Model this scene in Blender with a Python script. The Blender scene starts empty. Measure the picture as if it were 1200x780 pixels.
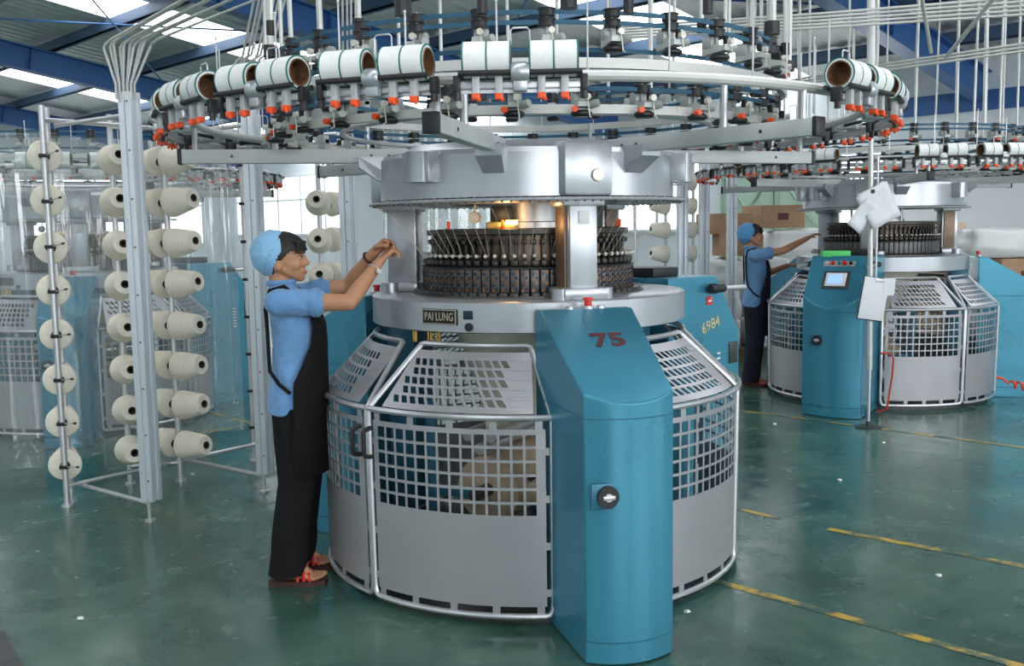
import bpy, bmesh, math, random
from mathutils import Vector, Matrix, Euler
random.seed(7)
R = math.radians
scene = bpy.context.scene
COL = scene.collection

# ------------------------------------------------------------------ camera
cd = bpy.data.cameras.new('camera'); cam = bpy.data.objects.new('camera', cd); COL.objects.link(cam)
cd.sensor_width = 36.0; cd.lens = 36.0 * 1150 / 1200; cd.clip_end = 200
cam.matrix_world = Matrix.Translation((0, 0, 1.58)) @ Matrix.Rotation(R(90 - 6.16), 4, 'X') @ Matrix.Rotation(R(-0.93), 4, 'Z')
scene.camera = cam

# ------------------------------------------------------------------ world, exposure
w = bpy.data.worlds.new('daylight'); scene.world = w; w.use_nodes = True
wn = w.node_tree.nodes; wl = w.node_tree.links
bg = wn['Background']; bg.inputs['Color'].default_value = (0.80, 0.90, 1.0, 1); bg.inputs['Strength'].default_value = 1.0
vs = scene.view_settings
vs.view_transform = 'Standard'; vs.look = 'None'; vs.gamma = 1.0; vs.use_curve_mapping = False
vs.exposure = -0.45
SKY_POWER = 6.0        # daylight through the roof's translucent sheets
WIN_POWER = 9.0        # added fill windows of the right wall; also the bright doorway
WIN_FAR = 2.2
TUBE_POWER = 10.0      # fluorescent tubes

# ------------------------------------------------------------------ building axes
S2 = math.sqrt(0.5)
def W(u, v, z=0.0):
    """hall coordinates: u runs down the roof slope, v along the purlins"""
    return Vector((S2 * (u + v), S2 * (u - v), z))
def roof_z(u):
    return 5.58 - 0.15 * u if u > -3 else 6.03 + 0.15 * (u + 3)

# ------------------------------------------------------------------ materials
MATS = {}
def mat(name, col, rough=0.5, metal=0.0, var=0.06, scale=8.0, bump=0.0, bscale=None, col2=None, spec=0.5, emit=None, epow=0.0, alpha=1.0, coat=0.0, rvar=0.0, sheen=0.0, stretch=None):
    m = bpy.data.materials.new(name); m.use_nodes = True
    nt = m.node_tree; n = nt.nodes; l = nt.links; b = n['Principled BSDF']
    tc = n.new('ShaderNodeTexCoord'); nz = n.new('ShaderNodeTexNoise')
    nz.inputs['Scale'].default_value = scale; nz.inputs['Detail'].default_value = 5
    src = tc.outputs['Object']
    if stretch:
        mp = n.new('ShaderNodeMapping'); mp.inputs['Scale'].default_value = stretch
        l.new(src, mp.inputs['Vector']); src = mp.outputs['Vector']
    l.new(src, nz.inputs['Vector'])
    rp = n.new('ShaderNodeValToRGB'); rp.color_ramp.elements[0].position = 0.3; rp.color_ramp.elements[1].position = 0.7
    c2 = col2 if col2 else tuple(min(1, c * (1 + var)) for c in col)
    c1 = col if col2 else tuple(c * (1 - var) for c in col)
    rp.color_ramp.elements[0].color = (*c1, 1); rp.color_ramp.elements[1].color = (*c2, 1)
    l.new(nz.outputs['Fac'], rp.inputs['Fac']); l.new(rp.outputs['Color'], b.inputs['Base Color'])
    b.inputs['Roughness'].default_value = rough; b.inputs['Metallic'].default_value = metal
    b.inputs['Specular IOR Level'].default_value = spec
    b.inputs['Alpha'].default_value = alpha
    if coat: b.inputs['Coat Weight'].default_value = coat; b.inputs['Coat Roughness'].default_value = 0.15
    if sheen: b.inputs['Sheen Weight'].default_value = sheen
    if rvar:
        mr = n.new('ShaderNodeMapRange'); mr.inputs['From Min'].default_value = 0.3; mr.inputs['From Max'].default_value = 0.7
        mr.inputs['To Min'].default_value = max(0, rough - rvar); mr.inputs['To Max'].default_value = rough + rvar
        l.new(nz.outputs['Fac'], mr.inputs['Value']); l.new(mr.outputs['Result'], b.inputs['Roughness'])
    if bump:
        n2 = n.new('ShaderNodeTexNoise'); n2.inputs['Scale'].default_value = bscale or scale * 4; n2.inputs['Detail'].default_value = 4
        l.new(src, n2.inputs['Vector'])
        bp = n.new('ShaderNodeBump'); bp.inputs['Strength'].default_value = bump; bp.inputs['Distance'].default_value = 0.01
        l.new(n2.outputs['Fac'], bp.inputs['Height']); l.new(bp.outputs['Normal'], b.inputs['Normal'])
    if emit:
        b.inputs['Emission Color'].default_value = (*emit, 1); b.inputs['Emission Strength'].default_value = epow
    MATS[name] = m
    return m

mat('grey_paint', (0.40, 0.41, 0.44), 0.38, 0.25, 0.04, 6, spec=0.5)
mat('grey_cast', (0.45, 0.47, 0.50), 0.30, 0.55, 0.05, 4, bump=0.03, bscale=60)
mat('grey_panel', (0.40, 0.40, 0.42), 0.36, 0.45, 0.05, 3)
mat('steel', (0.60, 0.60, 0.61), 0.40, 0.75, 0.05, 10)
mat('tube_steel', (0.52, 0.53, 0.55), 0.34, 0.7, 0.06, 12)
mat('aluminium', (0.70, 0.74, 0.79), 0.42, 0.3, 0.05, 8, stretch=(30, 30, 1))
mat('pale_tube', (0.58, 0.59, 0.56), 0.35, 0.35, 0.05, 10)
mat('ring_bar', (0.58, 0.58, 0.56), 0.45, 0.2, 0.06, 6)
mat('arm_paint', (0.52, 0.54, 0.54), 0.45, 0.2, 0.08, 5)
mat('blue_paint', (0.055, 0.270, 0.390), 0.30, 0.40, 0.06, 3, bump=0.012, bscale=220, rvar=0.05, coat=0.15)
mat('blue_trim', (0.030, 0.150, 0.235), 0.4, 0.2, 0.06, 5)
mat('belt_blue', (0.020, 0.100, 0.175), 0.6, 0, 0.15, 20)
mat('black', (0.012, 0.012, 0.014), 0.45, 0, 0.2, 20)
mat('black_rubber', (0.016, 0.016, 0.017), 0.6, 0, 0.2, 30)
mat('dark_metal', (0.075, 0.075, 0.075), 0.38, 0.6, 0.2, 20)
mat('cam_grey', (0.10, 0.10, 0.10), 0.36, 0.6, 0.15, 15)
mat('finger_grey', (0.055, 0.05, 0.045), 0.35, 0.6, 0.2, 15)
mat('copper', (0.24, 0.10, 0.04), 0.35, 0.7, 0.15, 30)
mat('screw_blue', (0.016, 0.025, 0.05), 0.35, 0.3, 0.2, 30)
mat('knob_white', (0.66, 0.63, 0.56), 0.3, 0.2, 0.08, 30)
mat('orange_plastic', (0.85, 0.085, 0.012), 0.4, 0, 0.08, 20)
mat('red_plastic', (0.65, 0.02, 0.012), 0.35, 0, 0.08, 20)
mat('feeder_grey', (0.42, 0.45, 0.43), 0.4, 0.25, 0.08, 12)
mat('sensor_grey', (0.50, 0.51, 0.52), 0.45, 0.15, 0.08, 20)
mat('spool_white', (0.83, 0.83, 0.82), 0.75, 0, 0.03, 60, bump=0.15, bscale=400)
mat('spool_core', (0.16, 0.075, 0.035), 0.7, 0, 0.25, 40, bump=0.2)
mat('spool_band', (0.02, 0.19, 0.17), 0.6, 0, 0.1, 30)
mat('yarn_cream', (0.86, 0.80, 0.68), 0.9, 0, 0.07, 25, bump=0.35, bscale=300, stretch=(1, 1, 6))
mat('yarn_core', (0.022, 0.016, 0.013), 0.8, 0, 0.2, 40)
mat('yarn_thread', (0.72, 0.66, 0.55), 0.8, 0, 0.05, 40)
mat('fabric_cream', (0.84, 0.80, 0.66), 0.9, 0, 0.05, 6, bump=0.15, bscale=120)
mat('fabric_roll', (0.55, 0.43, 0.30), 0.9, 0, 0.12, 14, bump=0.2, bscale=120)
mat('plate_black', (0.014, 0.013, 0.012), 0.4, 0.2, 0.2, 20)
mat('plate_letters', (0.55, 0.50, 0.40), 0.35, 0.6, 0.1, 20)
mat('maroon_ink', (0.085, 0.012, 0.02), 0.6, 0, 0.1, 20)
mat('yellow_ink', (0.62, 0.52, 0.25), 0.7, 0, 0.2, 30)
mat('white_plastic', (0.78, 0.78, 0.77), 0.45, 0, 0.03, 10)
mat('screen_blue', (0.10, 0.22, 0.60), 0.2, 0, 0.05, 5, emit=(0.35, 0.55, 1.0), epow=1.3)
mat('brass', (0.65, 0.42, 0.11), 0.3, 0.8, 0.1, 20)
mat('green_sheet', (0.10, 0.62, 0.16), 0.6, 0, 0.05, 10)
mat('brown_metal', (0.20, 0.14, 0.10), 0.4, 0.5, 0.2, 14)
mat('roof_sheet', (0.74, 0.73, 0.72), 0.5, 0.05, 0.10, 2.0)
mat('beam_blue', (0.030, 0.120, 0.330), 0.5, 0.05, 0.08, 2)
mat('purlin_blue', (0.075, 0.130, 0.225), 0.5, 0.1, 0.1, 2)
mat('wall_white', (0.80, 0.85, 0.88), 0.7, 0, 0.04, 1.5)
mat('wall_blue', (0.05, 0.14, 0.36), 0.6, 0, 0.05, 2)
mat('shutter_green', (0.40, 0.55, 0.44), 0.6, 0, 0.05, 4)
mat('shutter_rib', (0.32, 0.46, 0.36), 0.6, 0, 0.05, 4)
mat('cardboard', (0.36, 0.22, 0.13), 0.8, 0, 0.1, 6)
mat('cardboard_pale', (0.62, 0.50, 0.38), 0.8, 0, 0.06, 6)
mat('bale_plastic', (0.74, 0.75, 0.75), 0.32, 0, 0.05, 5, bump=0.6, bscale=9)
mat('paper', (0.72, 0.74, 0.77), 0.7, 0, 0.03, 10)
mat('red_hose', (0.55, 0.035, 0.02), 0.4, 0, 0.08, 20)
mat('skin', (0.47, 0.235, 0.13), 0.5, 0, 0.06, 14, bump=0.04, bscale=150)
mat('hair', (0.008, 0.006, 0.006), 0.55, 0, 0.3, 60, bump=0.3, bscale=120, stretch=(1, 1, 0.25))
mat('shirt_blue', (0.135, 0.295, 0.54), 0.8, 0, 0.08, 10, bump=1.0, bscale=13, sheen=0.2)
mat('cap_blue', (0.24, 0.48, 0.72), 0.75, 0, 0.05, 12, bump=0.35, bscale=25, sheen=0.2)
mat('cap_deep', (0.09, 0.30, 0.58), 0.75, 0, 0.05, 12, bump=0.35, bscale=25, sheen=0.2)
mat('black_cloth', (0.009, 0.009, 0.010), 0.9, 0, 0.2, 12, bump=0.25, bscale=18, spec=0.2)
mat('navy_cloth', (0.012, 0.014, 0.026), 0.85, 0, 0.2, 12, bump=0.25, bscale=18, spec=0.25)
mat('sandal_sole', (0.05, 0.018, 0.014), 0.6, 0, 0.2, 20)
mat('eye_white', (0.75, 0.72, 0.68), 0.2, 0, 0.02, 20)
mat('lip', (0.42, 0.14, 0.11), 0.45, 0, 0.06, 20)
mat('lint', (0.75, 0.78, 0.75), 0.9, 0, 0.05, 40)
mat('tube_lamp', (0.9, 0.9, 0.9), 0.4, 0, 0.01, 5, emit=(0.92, 0.97, 1.0), epow=TUBE_POWER)
mat('skylight', (0.8, 0.85, 0.88), 0.5, 0, 0.02, 3, emit=(0.96, 0.985, 1.0), epow=SKY_POWER)
mat('window_light', (0.8, 0.85, 0.88), 0.5, 0, 0.02, 3, emit=(0.97, 0.985, 1.0), epow=WIN_POWER)
mat('window_front', (0.8, 0.85, 0.88), 0.5, 0, 0.02, 3, emit=(0.90, 0.96, 1.0), epow=0.9)  # glow of panes added behind the camera as soft frontal fill
mat('window_far', (0.8, 0.85, 0.88), 0.5, 0, 0.02, 3, emit=(0.90, 0.96, 1.0), epow=WIN_FAR)  # back-wall daylight, shared by the added left-wall panes
mat('bulb', (1.0, 0.6, 0.2), 0.4, 0, 0.01, 5, emit=(1.0, 0.55, 0.16), epow=10)

def floor_mat():
    m = bpy.data.materials.new('floor_green'); m.use_nodes = True
    n = m.node_tree.nodes; l = m.node_tree.links; b = n['Principled BSDF']
    tc = n.new('ShaderNodeTexCoord')
    a = n.new('ShaderNodeTexNoise'); a.inputs['Scale'].default_value = 1.1; a.inputs['Detail'].default_value = 7; a.inputs['Roughness'].default_value = 0.62; a.inputs['Distortion'].default_value = 0.6
    c = n.new('ShaderNodeTexNoise'); c.inputs['Scale'].default_value = 6.5; c.inputs['Detail'].default_value = 6; c.inputs['Distortion'].default_value = 0.3
    l.new(tc.outputs['Object'], a.inputs['Vector']); l.new(tc.outputs['Object'], c.inputs['Vector'])
    r1 = n.new('ShaderNodeValToRGB'); e = r1.color_ramp.elements
    e[0].position = 0.36; e[0].color = (0.022, 0.066, 0.052, 1); e[1].position = 0.64; e[1].color = (0.078, 0.155, 0.118, 1)
    e2 = e.new(0.5); e2.color = (0.044, 0.106, 0.082, 1)
    l.new(a.outputs['Fac'], r1.inputs['Fac'])
    r2 = n.new('ShaderNodeValToRGB'); r2.color_ramp.elements[0].position = 0.56; r2.color_ramp.elements[0].color = (0, 0, 0, 1)
    r2.color_ramp.elements[1].position = 0.80; r2.color_ramp.elements[1].color = (0.22, 0.22, 0.22, 1)
    l.new(c.outputs['Fac'], r2.inputs['Fac'])
    mx = n.new('ShaderNodeMixRGB'); mx.inputs['Color2'].default_value = (0.17, 0.25, 0.22, 1)
    l.new(r2.outputs['Color'], mx.inputs['Fac']); l.new(r1.outputs['Color'], mx.inputs['Color1']); l.new(mx.outputs['Color'], b.inputs['Base Color'])
    mr = n.new('ShaderNodeMapRange'); mr.inputs['From Min'].default_value = 0.3; mr.inputs['From Max'].default_value = 0.7
    mr.inputs['To Min'].default_value = 0.13; mr.inputs['To Max'].default_value = 0.30
    l.new(c.outputs['Fac'], mr.inputs['Value']); l.new(mr.outputs['Result'], b.inputs['Roughness'])
    bp = n.new('ShaderNodeBump'); bp.inputs['Strength'].default_value = 0.06; bp.inputs['Distance'].default_value = 0.02
    l.new(a.outputs['Fac'], bp.inputs['Height']); l.new(bp.outputs['Normal'], b.inputs['Normal'])
    b.inputs['Specular IOR Level'].default_value = 0.5
    MATS['floor_green'] = m
floor_mat()

def worn_paint():
    m = bpy.data.materials.new('line_yellow'); m.use_nodes = True
    n = m.node_tree.nodes; l = m.node_tree.links; b = n['Principled BSDF']
    tc = n.new('ShaderNodeTexCoord'); a = n.new('ShaderNodeTexNoise'); a.inputs['Scale'].default_value = 5; a.inputs['Detail'].default_value = 8; a.inputs['Roughness'].default_value = 0.7
    l.new(tc.outputs['Object'], a.inputs['Vector'])
    r = n.new('ShaderNodeValToRGB'); r.color_ramp.elements[0].position = 0.46; r.color_ramp.elements[0].color = (0.05, 0.10, 0.08, 1)
    r.color_ramp.elements[1].position = 0.54; r.color_ramp.elements[1].color = (0.50, 0.33, 0.045, 1)
    l.new(a.outputs['Fac'], r.inputs['Fac']); l.new(r.outputs['Color'], b.inputs['Base Color']); b.inputs['Roughness'].default_value = 0.35
    MATS['line_yellow'] = m
worn_paint()

def plastic_film():
    m = bpy.data.materials.new('plastic_film'); m.use_nodes = True
    n = m.node_tree.nodes; l = m.node_tree.links
    n.remove(n['Principled BSDF'])
    out = n['Material Output']; tr = n.new('ShaderNodeBsdfTransparent'); gl = n.new('ShaderNodeBsdfGlossy'); df = n.new('ShaderNodeBsdfDiffuse')
    tr.inputs['Color'].default_value = (0.97, 0.985, 0.985, 1)
    gl.inputs['Roughness'].default_value = 0.12; df.inputs['Color'].default_value = (0.8, 0.84, 0.86, 1)
    tc = n.new('ShaderNodeTexCoord'); nz = n.new('ShaderNodeTexNoise'); nz.inputs['Scale'].default_value = 2.0; nz.inputs['Detail'].default_value = 4
    mp = n.new('ShaderNodeMapping'); mp.inputs['Scale'].default_value = (3, 3, 0.35)
    l.new(tc.outputs['Object'], mp.inputs['Vector']); l.new(mp.outputs['Vector'], nz.inputs['Vector'])
    bp = n.new('ShaderNodeBump'); bp.inputs['Strength'].default_value = 0.5; bp.inputs['Distance'].default_value = 0.05
    l.new(nz.outputs['Fac'], bp.inputs['Height']); l.new(bp.outputs['Normal'], gl.inputs['Normal'])
    m1 = n.new('ShaderNodeMixShader'); m1.inputs['Fac'].default_value = 0.45; l.new(df.outputs[0], m1.inputs[1]); l.new(gl.outputs[0], m1.inputs[2])
    m2 = n.new('ShaderNodeMixShader'); m2.inputs['Fac'].default_value = 0.15; l.new(tr.outputs[0], m2.inputs[1]); l.new(m1.outputs[0], m2.inputs[2])
    l.new(m2.outputs[0], out.inputs['Surface'])
    MATS['plastic_film'] = m
plastic_film()

# ------------------------------------------------------------------ mesh building
I4 = Matrix.Identity(4)
class MB:
    def __init__(s): s.v = []; s.f = []; s.m = []
    def add(s, verts, faces, M=None, mi=0):
        o = len(s.v)
        s.v += [tuple(M @ Vector(p)) for p in verts] if M is not None else [tuple(p) for p in verts]
        s.f += [tuple(i + o for i in f) for f in faces]; s.m += [mi] * len(faces)
        return s
    def box(s, c, d, M=None, mi=0, bev=0.0):
        x, y, z = d[0] / 2, d[1] / 2, d[2] / 2
        if bev <= 0:
            vs_ = [(c[0] + a * x, c[1] + b * y, c[2] + e * z) for e in (-1, 1) for a, b in ((-1, -1), (1, -1), (1, 1), (-1, 1))]
            return s.add(vs_, [(3, 2, 1, 0), (4, 5, 6, 7), (0, 1, 5, 4), (1, 2, 6, 5), (2, 3, 7, 6), (3, 0, 4, 7)], M, mi)
        bm = bmesh.new(); bmesh.ops.create_cube(bm, size=1.0)
        for q in bm.verts: q.co = Vector((c[0] + q.co.x * d[0], c[1] + q.co.y * d[1], c[2] + q.co.z * d[2]))
        bmesh.ops.bevel(bm, geom=bm.edges[:], offset=min(bev, min(d) * 0.45), segments=2, affect='EDGES', profile=0.5)
        bm.verts.index_update(); r = s.add([q.co[:] for q in bm.verts], [[q.index for q in f.verts] for f in bm.faces], M, mi); bm.free(); return r
    def cyl(s, p0, p1, r0, r1=None, n=16, M=None, mi=0, caps=True):
        r1 = r0 if r1 is None else r1
        p0 = Vector(p0); p1 = Vector(p1); d = (p1 - p0).normalized()
        a = d.orthogonal().normalized(); b = d.cross(a)
        vs_ = []
        for p, r in ((p0, r0), (p1, r1)):
            vs_ += [p + a * (r * math.cos(2 * math.pi * i / n)) + b * (r * math.sin(2 * math.pi * i / n)) for i in range(n)]
        fs = [(i, (i + 1) % n, n + (i + 1) % n, n + i) for i in range(n)]
        if caps: fs += [tuple(range(n - 1, -1, -1)), tuple(range(n, 2 * n))]
        return s.add(vs_, fs, M, mi)
    def tube(s, pts, r, n=8, closed=False, M=None, mi=0):
        P = [Vector(p) for p in pts]; k = len(P)
        T = []
        for i in range(k):
            if closed: t = P[(i + 1) % k] - P[i - 1]
            else: t = P[min(i + 1, k - 1)] - P[max(i - 1, 0)]
            T.append(t.normalized() if t.length > 1e-9 else Vector((0, 0, 1)))
        a = T[0].orthogonal().normalized(); vs_ = []
        for i in range(k):
            a = a - T[i] * a.dot(T[i]); a = a.normalized() if a.length > 1e-6 else T[i].orthogonal().normalized()
            b = T[i].cross(a)
            rr = r[i] if isinstance(r, (list, tuple)) else r
            vs_ += [P[i] + a * (rr * math.cos(2 * math.pi * j / n)) + b * (rr * math.sin(2 * math.pi * j / n)) for j in range(n)]
        fs = []
        if closed:
            # align last ring with first
            best = min(range(n), key=lambda q: (vs_[(k - 1) * n + q] - vs_[0]).length)
            for i in range(k):
                i2 = (i + 1) % k; off = best if i2 == 0 else 0
                if i2 == 0: fs += [(i * n + (j + off) % n, i * n + (j + 1 + off) % n, (j + 1) % n, j) for j in range(n)]
                else: fs += [(i * n + j, i * n + (j + 1) % n, i2 * n + (j + 1) % n, i2 * n + j) for j in range(n)]
        else:
            for i in range(k - 1): fs += [(i * n + j, i * n + (j + 1) % n, (i + 1) * n + (j + 1) % n, (i + 1) * n + j) for j in range(n)]
            fs += [tuple(range(n - 1, -1, -1)), tuple(range((k - 1) * n, k * n))]
        return s.add(vs_, fs, M, mi)
    def lathe(s, prof, n=48, M=None, mi=0, a0=0.0, a1=2 * math.pi, closed_prof=False):
        full = abs(a1 - a0 - 2 * math.pi) < 1e-6; k = len(prof); cols = n if full else n + 1
        vs_ = []
        for i in range(cols):
            a = a0 + (a1 - a0) * i / n
            vs_ += [(r * math.sin(a), -r * math.cos(a), z) for r, z in prof]
        fs = []
        for i in range(n):
            i2 = (i + 1) % cols
            for j in range(k if closed_prof else k - 1):
                j2 = (j + 1) % k
                fs.append((i * k + j, i2 * k + j, i2 * k + j2, i * k + j2))
        if not full and closed_prof: fs += [tuple(range(k - 1, -1, -1)), tuple(range(n * k, n * k + k))]
        return s.add(vs_, fs, M, mi)
    def prism(s, poly, z0, z1, M=None, mi=0):
        k = len(poly)
        vs_ = [(x, y, z0) for x, y in poly] + [(x, y, z1) for x, y in poly]
        return s.add(vs_, [tuple(range(k - 1, -1, -1)), tuple(range(k, 2 * k))] + [(i, (i + 1) % k, k + (i + 1) % k, k + i) for i in range(k)], M, mi)
    def ball(s, c, r, nu=12, nv=8, M=None, mi=0):
        if not isinstance(r, (tuple, list)): r = (r, r, r)
        vs_ = [(c[0], c[1], c[2] + r[2])]
        for j in range(1, nv):
            t = math.pi * j / nv
            vs_ += [(c[0] + r[0] * math.sin(t) * math.cos(2 * math.pi * i / nu), c[1] + r[1] * math.sin(t) * math.sin(2 * math.pi * i / nu), c[2] + r[2] * math.cos(t)) for i in range(nu)]
        vs_.append((c[0], c[1], c[2] - r[2])); L = len(vs_) - 1
        fs = [(0, 1 + i, 1 + (i + 1) % nu) for i in range(nu)]
        for j in range(nv - 2):
            o = 1 + j * nu; fs += [(o + i, o + nu + i, o + nu + (i + 1) % nu, o + (i + 1) % nu) for i in range(nu)]
        o = 1 + (nv - 2) * nu; fs += [(o + (i + 1) % nu, o + i, L) for i in range(nu)]
        return s.add(vs_, fs, M, mi)
    def mesh(s, name, mats, sharp=35):
        me = bpy.data.meshes.new(name); me.from_pydata(s.v, [], s.f)
        for m in (mats if isinstance(mats, (list, tuple)) else [mats]): me.materials.append(MATS[m])
        if len(me.materials) > 1: me.polygons.foreach_set('material_index', s.m)
        bm = bmesh.new(); bm.from_mesh(me); bmesh.ops.recalc_face_normals(bm, faces=bm.faces[:]); bm.to_mesh(me); bm.free()
        me.polygons.foreach_set('use_smooth', [True] * len(me.polygons)); me.set_sharp_from_angle(angle=R(sharp)); me.update()
        return me
    def build(s, name, mats, parent=None, loc=None, rot=None, sharp=35):
        return put(s.mesh(name, mats, sharp), name, parent, loc, rot)

def put(me, name, parent=None, loc=None, rot=None, M=None):
    o = bpy.data.objects.new(name, me); COL.objects.link(o)
    if parent is not None: o.parent = parent
    if loc is not None: o.location = loc
    if rot is not None: o.rotation_euler = rot
    if M is not None: o.matrix_basis = M
    return o
def empty(name, loc=(0, 0, 0), rz=0.0, parent=None):
    o = bpy.data.objects.new(name, None); COL.objects.link(o); o.empty_display_size = 0.1
    o.location = loc; o.rotation_euler = (0, 0, rz)
    if parent is not None: o.parent = parent
    return o
def tag(o, label=None, cat=None, group=None, kind=None):
    if label: o['label'] = label
    if cat: o['category'] = cat
    if group: o['group'] = group
    if kind: o['kind'] = kind
    return o
def kids(o): return [c for c in bpy.data.objects if c.parent == o]
def index_children():
    d = {}
    for c in COL.objects:
        if c.parent is not None: d.setdefault(c.parent.name, []).append(c)
    return d
def copy_tree(o, skip, table, parent=None, depth=0):
    c = o.copy(); COL.objects.link(c); c.parent = parent
    for ch in table.get(o.name, []):
        base = ch.name.split('.')[0]
        if base in skip: continue
        copy_tree(ch, skip, table, c, depth + 1)
    return c
def solid(o, t, off=0.0):
    m = o.modifiers.new('thickness', 'SOLIDIFY'); m.thickness = t; m.offset = off
    return o
def solid_now(o, t):
    solid(o, t); bpy.context.view_layer.update()
    me = bpy.data.meshes.new_from_object(o.evaluated_get(bpy.context.evaluated_depsgraph_get())); o.modifiers.clear(); o.data = me
    me.polygons.foreach_set('use_smooth', [True] * len(me.polygons)); me.set_sharp_from_angle(angle=R(35)); return o
def pol(r, th, z=0.0): return Vector((r * math.sin(R(th)), -r * math.cos(R(th)), z))
def RZ(th): return Matrix.Rotation(R(th), 4, 'Z')
def TR(x, y, z): return Matrix.Translation((x, y, z))
def text_mesh(txt, size, ext, name, m, bold=0.0):
    cu = bpy.data.curves.new(name, 'FONT'); cu.body = txt; cu.size = size; cu.extrude = ext; cu.offset = bold; cu.align_x = 'CENTER'; cu.align_y = 'CENTER'; cu.resolution_u = 2
    o = bpy.data.objects.new(name, cu); COL.objects.link(o)
    bpy.context.view_layer.update()
    me = bpy.data.meshes.new_from_object(o.evaluated_get(bpy.context.evaluated_depsgraph_get()))
    bpy.data.objects.remove(o); bpy.data.curves.remove(cu)
    me.name = name; me.materials.clear(); me.materials.append(MATS[m])
    return me
def arc_pts(c, r, a0, a1, n, ax, ay): return [Vector(c) + Vector(ax) * (r * math.cos(a0 + (a1 - a0) * i / n)) + Vector(ay) * (r * math.sin(a0 + (a1 - a0) * i / n)) for i in range(n + 1)]
ORD = ['first', 'second', 'third', 'fourth', 'fifth', 'sixth', 'seventh', 'eighth', 'ninth', 'tenth']
#PART2
# ================================================================== THE HALL
U0, U1, V0, V1 = -12.0, 13.2, -24.0, 8.0
MH = Matrix(((S2, S2, 0, 0), (S2, -S2, 0, 0), (0, 0, 1, 0), (0, 0, 0, 1)))   # (u,v,z) -> world

def hall_box(mb, u0, u1, v0, v1, z0, z1, mi=0): mb.box(((u0 + u1) / 2, (v0 + v1) / 2, (z0 + z1) / 2), (u1 - u0, v1 - v0, z1 - z0), MH, mi)
b = MB(); hall_box(b, U0, U1, V0, V1, -0.1, 0.0)
tag(b.build('floor', 'floor_green'), 'worn glossy green painted concrete floor', None, None, 'structure')
# walls
for nm, ex in (('wall_back', (U1, U1 + 0.2, V0, V1, 0, 4.2)), ('wall_left', (U0, U1, V0 - 0.2, V0, 0, 6.4)), ('wall_front', (U0 - 0.2, U0, V0, V1, 0, 5.0)), ('wall_right', (U0, U1, V1, V1 + 0.2, 0, 6.4))):
    b = MB(); hall_box(b, *ex); tag(b.build(nm, 'wall_white'), None, None, None, 'structure')
b = MB(); hall_box(b, U1 - 0.04, U1, -6.0, V1, 2.95, 3.2); tag(b.build('trim_1', 'wall_blue'), None, None, None, 'structure')

# corrugated roof, real ribs
def corrugated(u0, u1, v0, v1, dz, mb):
    nv = max(2, int(round((v1 - v0) / 0.0625))); us = sorted(set([u0, u1] + ([-3.0] if u0 < -3 < u1 else [])))
    vs_ = []; wave = (0.0, 0.022, 0.022, 0.0)
    for i in range(nv + 1):
        v = v0 + (v1 - v0) * i / nv
        for u in us: vs_.append(W(u, v, roof_z(u) + dz + wave[i % 4]))
    k = len(us)
    mb.add(vs_, [(i * k + j, (i + 1) * k + j, (i + 1) * k + j + 1, i * k + j + 1) for i in range(nv) for j in range(k - 1)])
rafters = [-22.5, -16.6, -10.6, -4.7, 1.3, 7.2]
sky = [(-20.2, -19.0), (-14.3, -13.0), (-8.3, -7.0), (-2.3, -1.1), (3.7, 4.9)]
edges = [V0] + [e for s_ in sky for e in s_] + [V1]
b = MB()
for i in range(0, len(edges), 2): corrugated(U0, U1 + 0.2, edges[i], edges[i + 1], 0.0, b)
ceil = b.build('ceiling', 'roof_sheet'); tag(ceil, None, None, None, 'structure'); solid(ceil, 0.01, 1.0)
wi = 1
for a_, c_ in sky:
    b = MB(); corrugated(U0, U1 + 0.2, a_, c_, 0.012, b)
    o = b.build('window_%d' % wi, 'skylight'); wi += 1; tag(o, None, None, None, 'structure'); solid(o, 0.006, 1.0)
def I_beam(mb, p0, p1, h, wd, t=0.02):
    p0 = Vector(p0); p1 = Vector(p1); x = (p1 - p0); L = x.length; x.normalize()
    y = Vector((0, 0, 1)).cross(x).normalized(); z = x.cross(y)
    M = Matrix(((x.x, y.x, z.x, p0.x), (x.y, y.y, z.y, p0.y), (x.z, y.z, z.z, p0.z), (0, 0, 0, 1)))
    mb.box((L / 2, 0, h / 2 - t / 2), (L, wd, t), M); mb.box((L / 2, 0, -h / 2 + t / 2), (L, wd, t), M); mb.box((L / 2, 0, 0), (L, t * 0.7, h - 2 * t), M)
    for i in range(1, int(L / 1.5)): mb.box((i * 1.5, 0, 0), (0.012, wd * 0.95, h - 2 * t), M)
ti = 3
for v in rafters:
    b = MB(); I_beam(b, W(-3, v, roof_z(-3) - 0.36), W(U1, v, roof_z(U1) - 0.36), 0.38, 0.2); I_beam(b, W(-3, v, roof_z(-3) - 0.36), W(U0, v, roof_z(U0) - 0.36), 0.38, 0.2)
    tag(b.build('trim_%d' % ti, 'beam_blue'), None, None, None, 'structure'); ti += 1
u = -11.2
while u < 13:
    b = MB(); hall_box(b, u - 0.03, u + 0.03, V0, V1, roof_z(u) - 0.17, roof_z(u) - 0.02); hall_box(b, u - 0.03, u + 0.09, V0, V1, roof_z(u) - 0.17, roof_z(u) - 0.155)
    b.build('purlin', 'purlin_blue', ceil); u += 1.45
for k, (v, u) in enumerate(((-7.65, 4), (-7.65, 8), (-13.6, 6), (-1.7, 8))):   # wind bracing rods
    b = MB(); s_ = 2.7
    b.cyl(W(u - 2, v - s_, roof_z(u - 2) - 0.25), W(u + 2, v + s_, roof_z(u + 2) - 0.25), 0.012, n=6); b.cyl(W(u - 2, v + s_, roof_z(u - 2) - 0.28), W(u + 2, v - s_, roof_z(u + 2) - 0.28), 0.012, n=6)
    b.build('bracing_rod', 'beam_blue', ceil)

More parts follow.
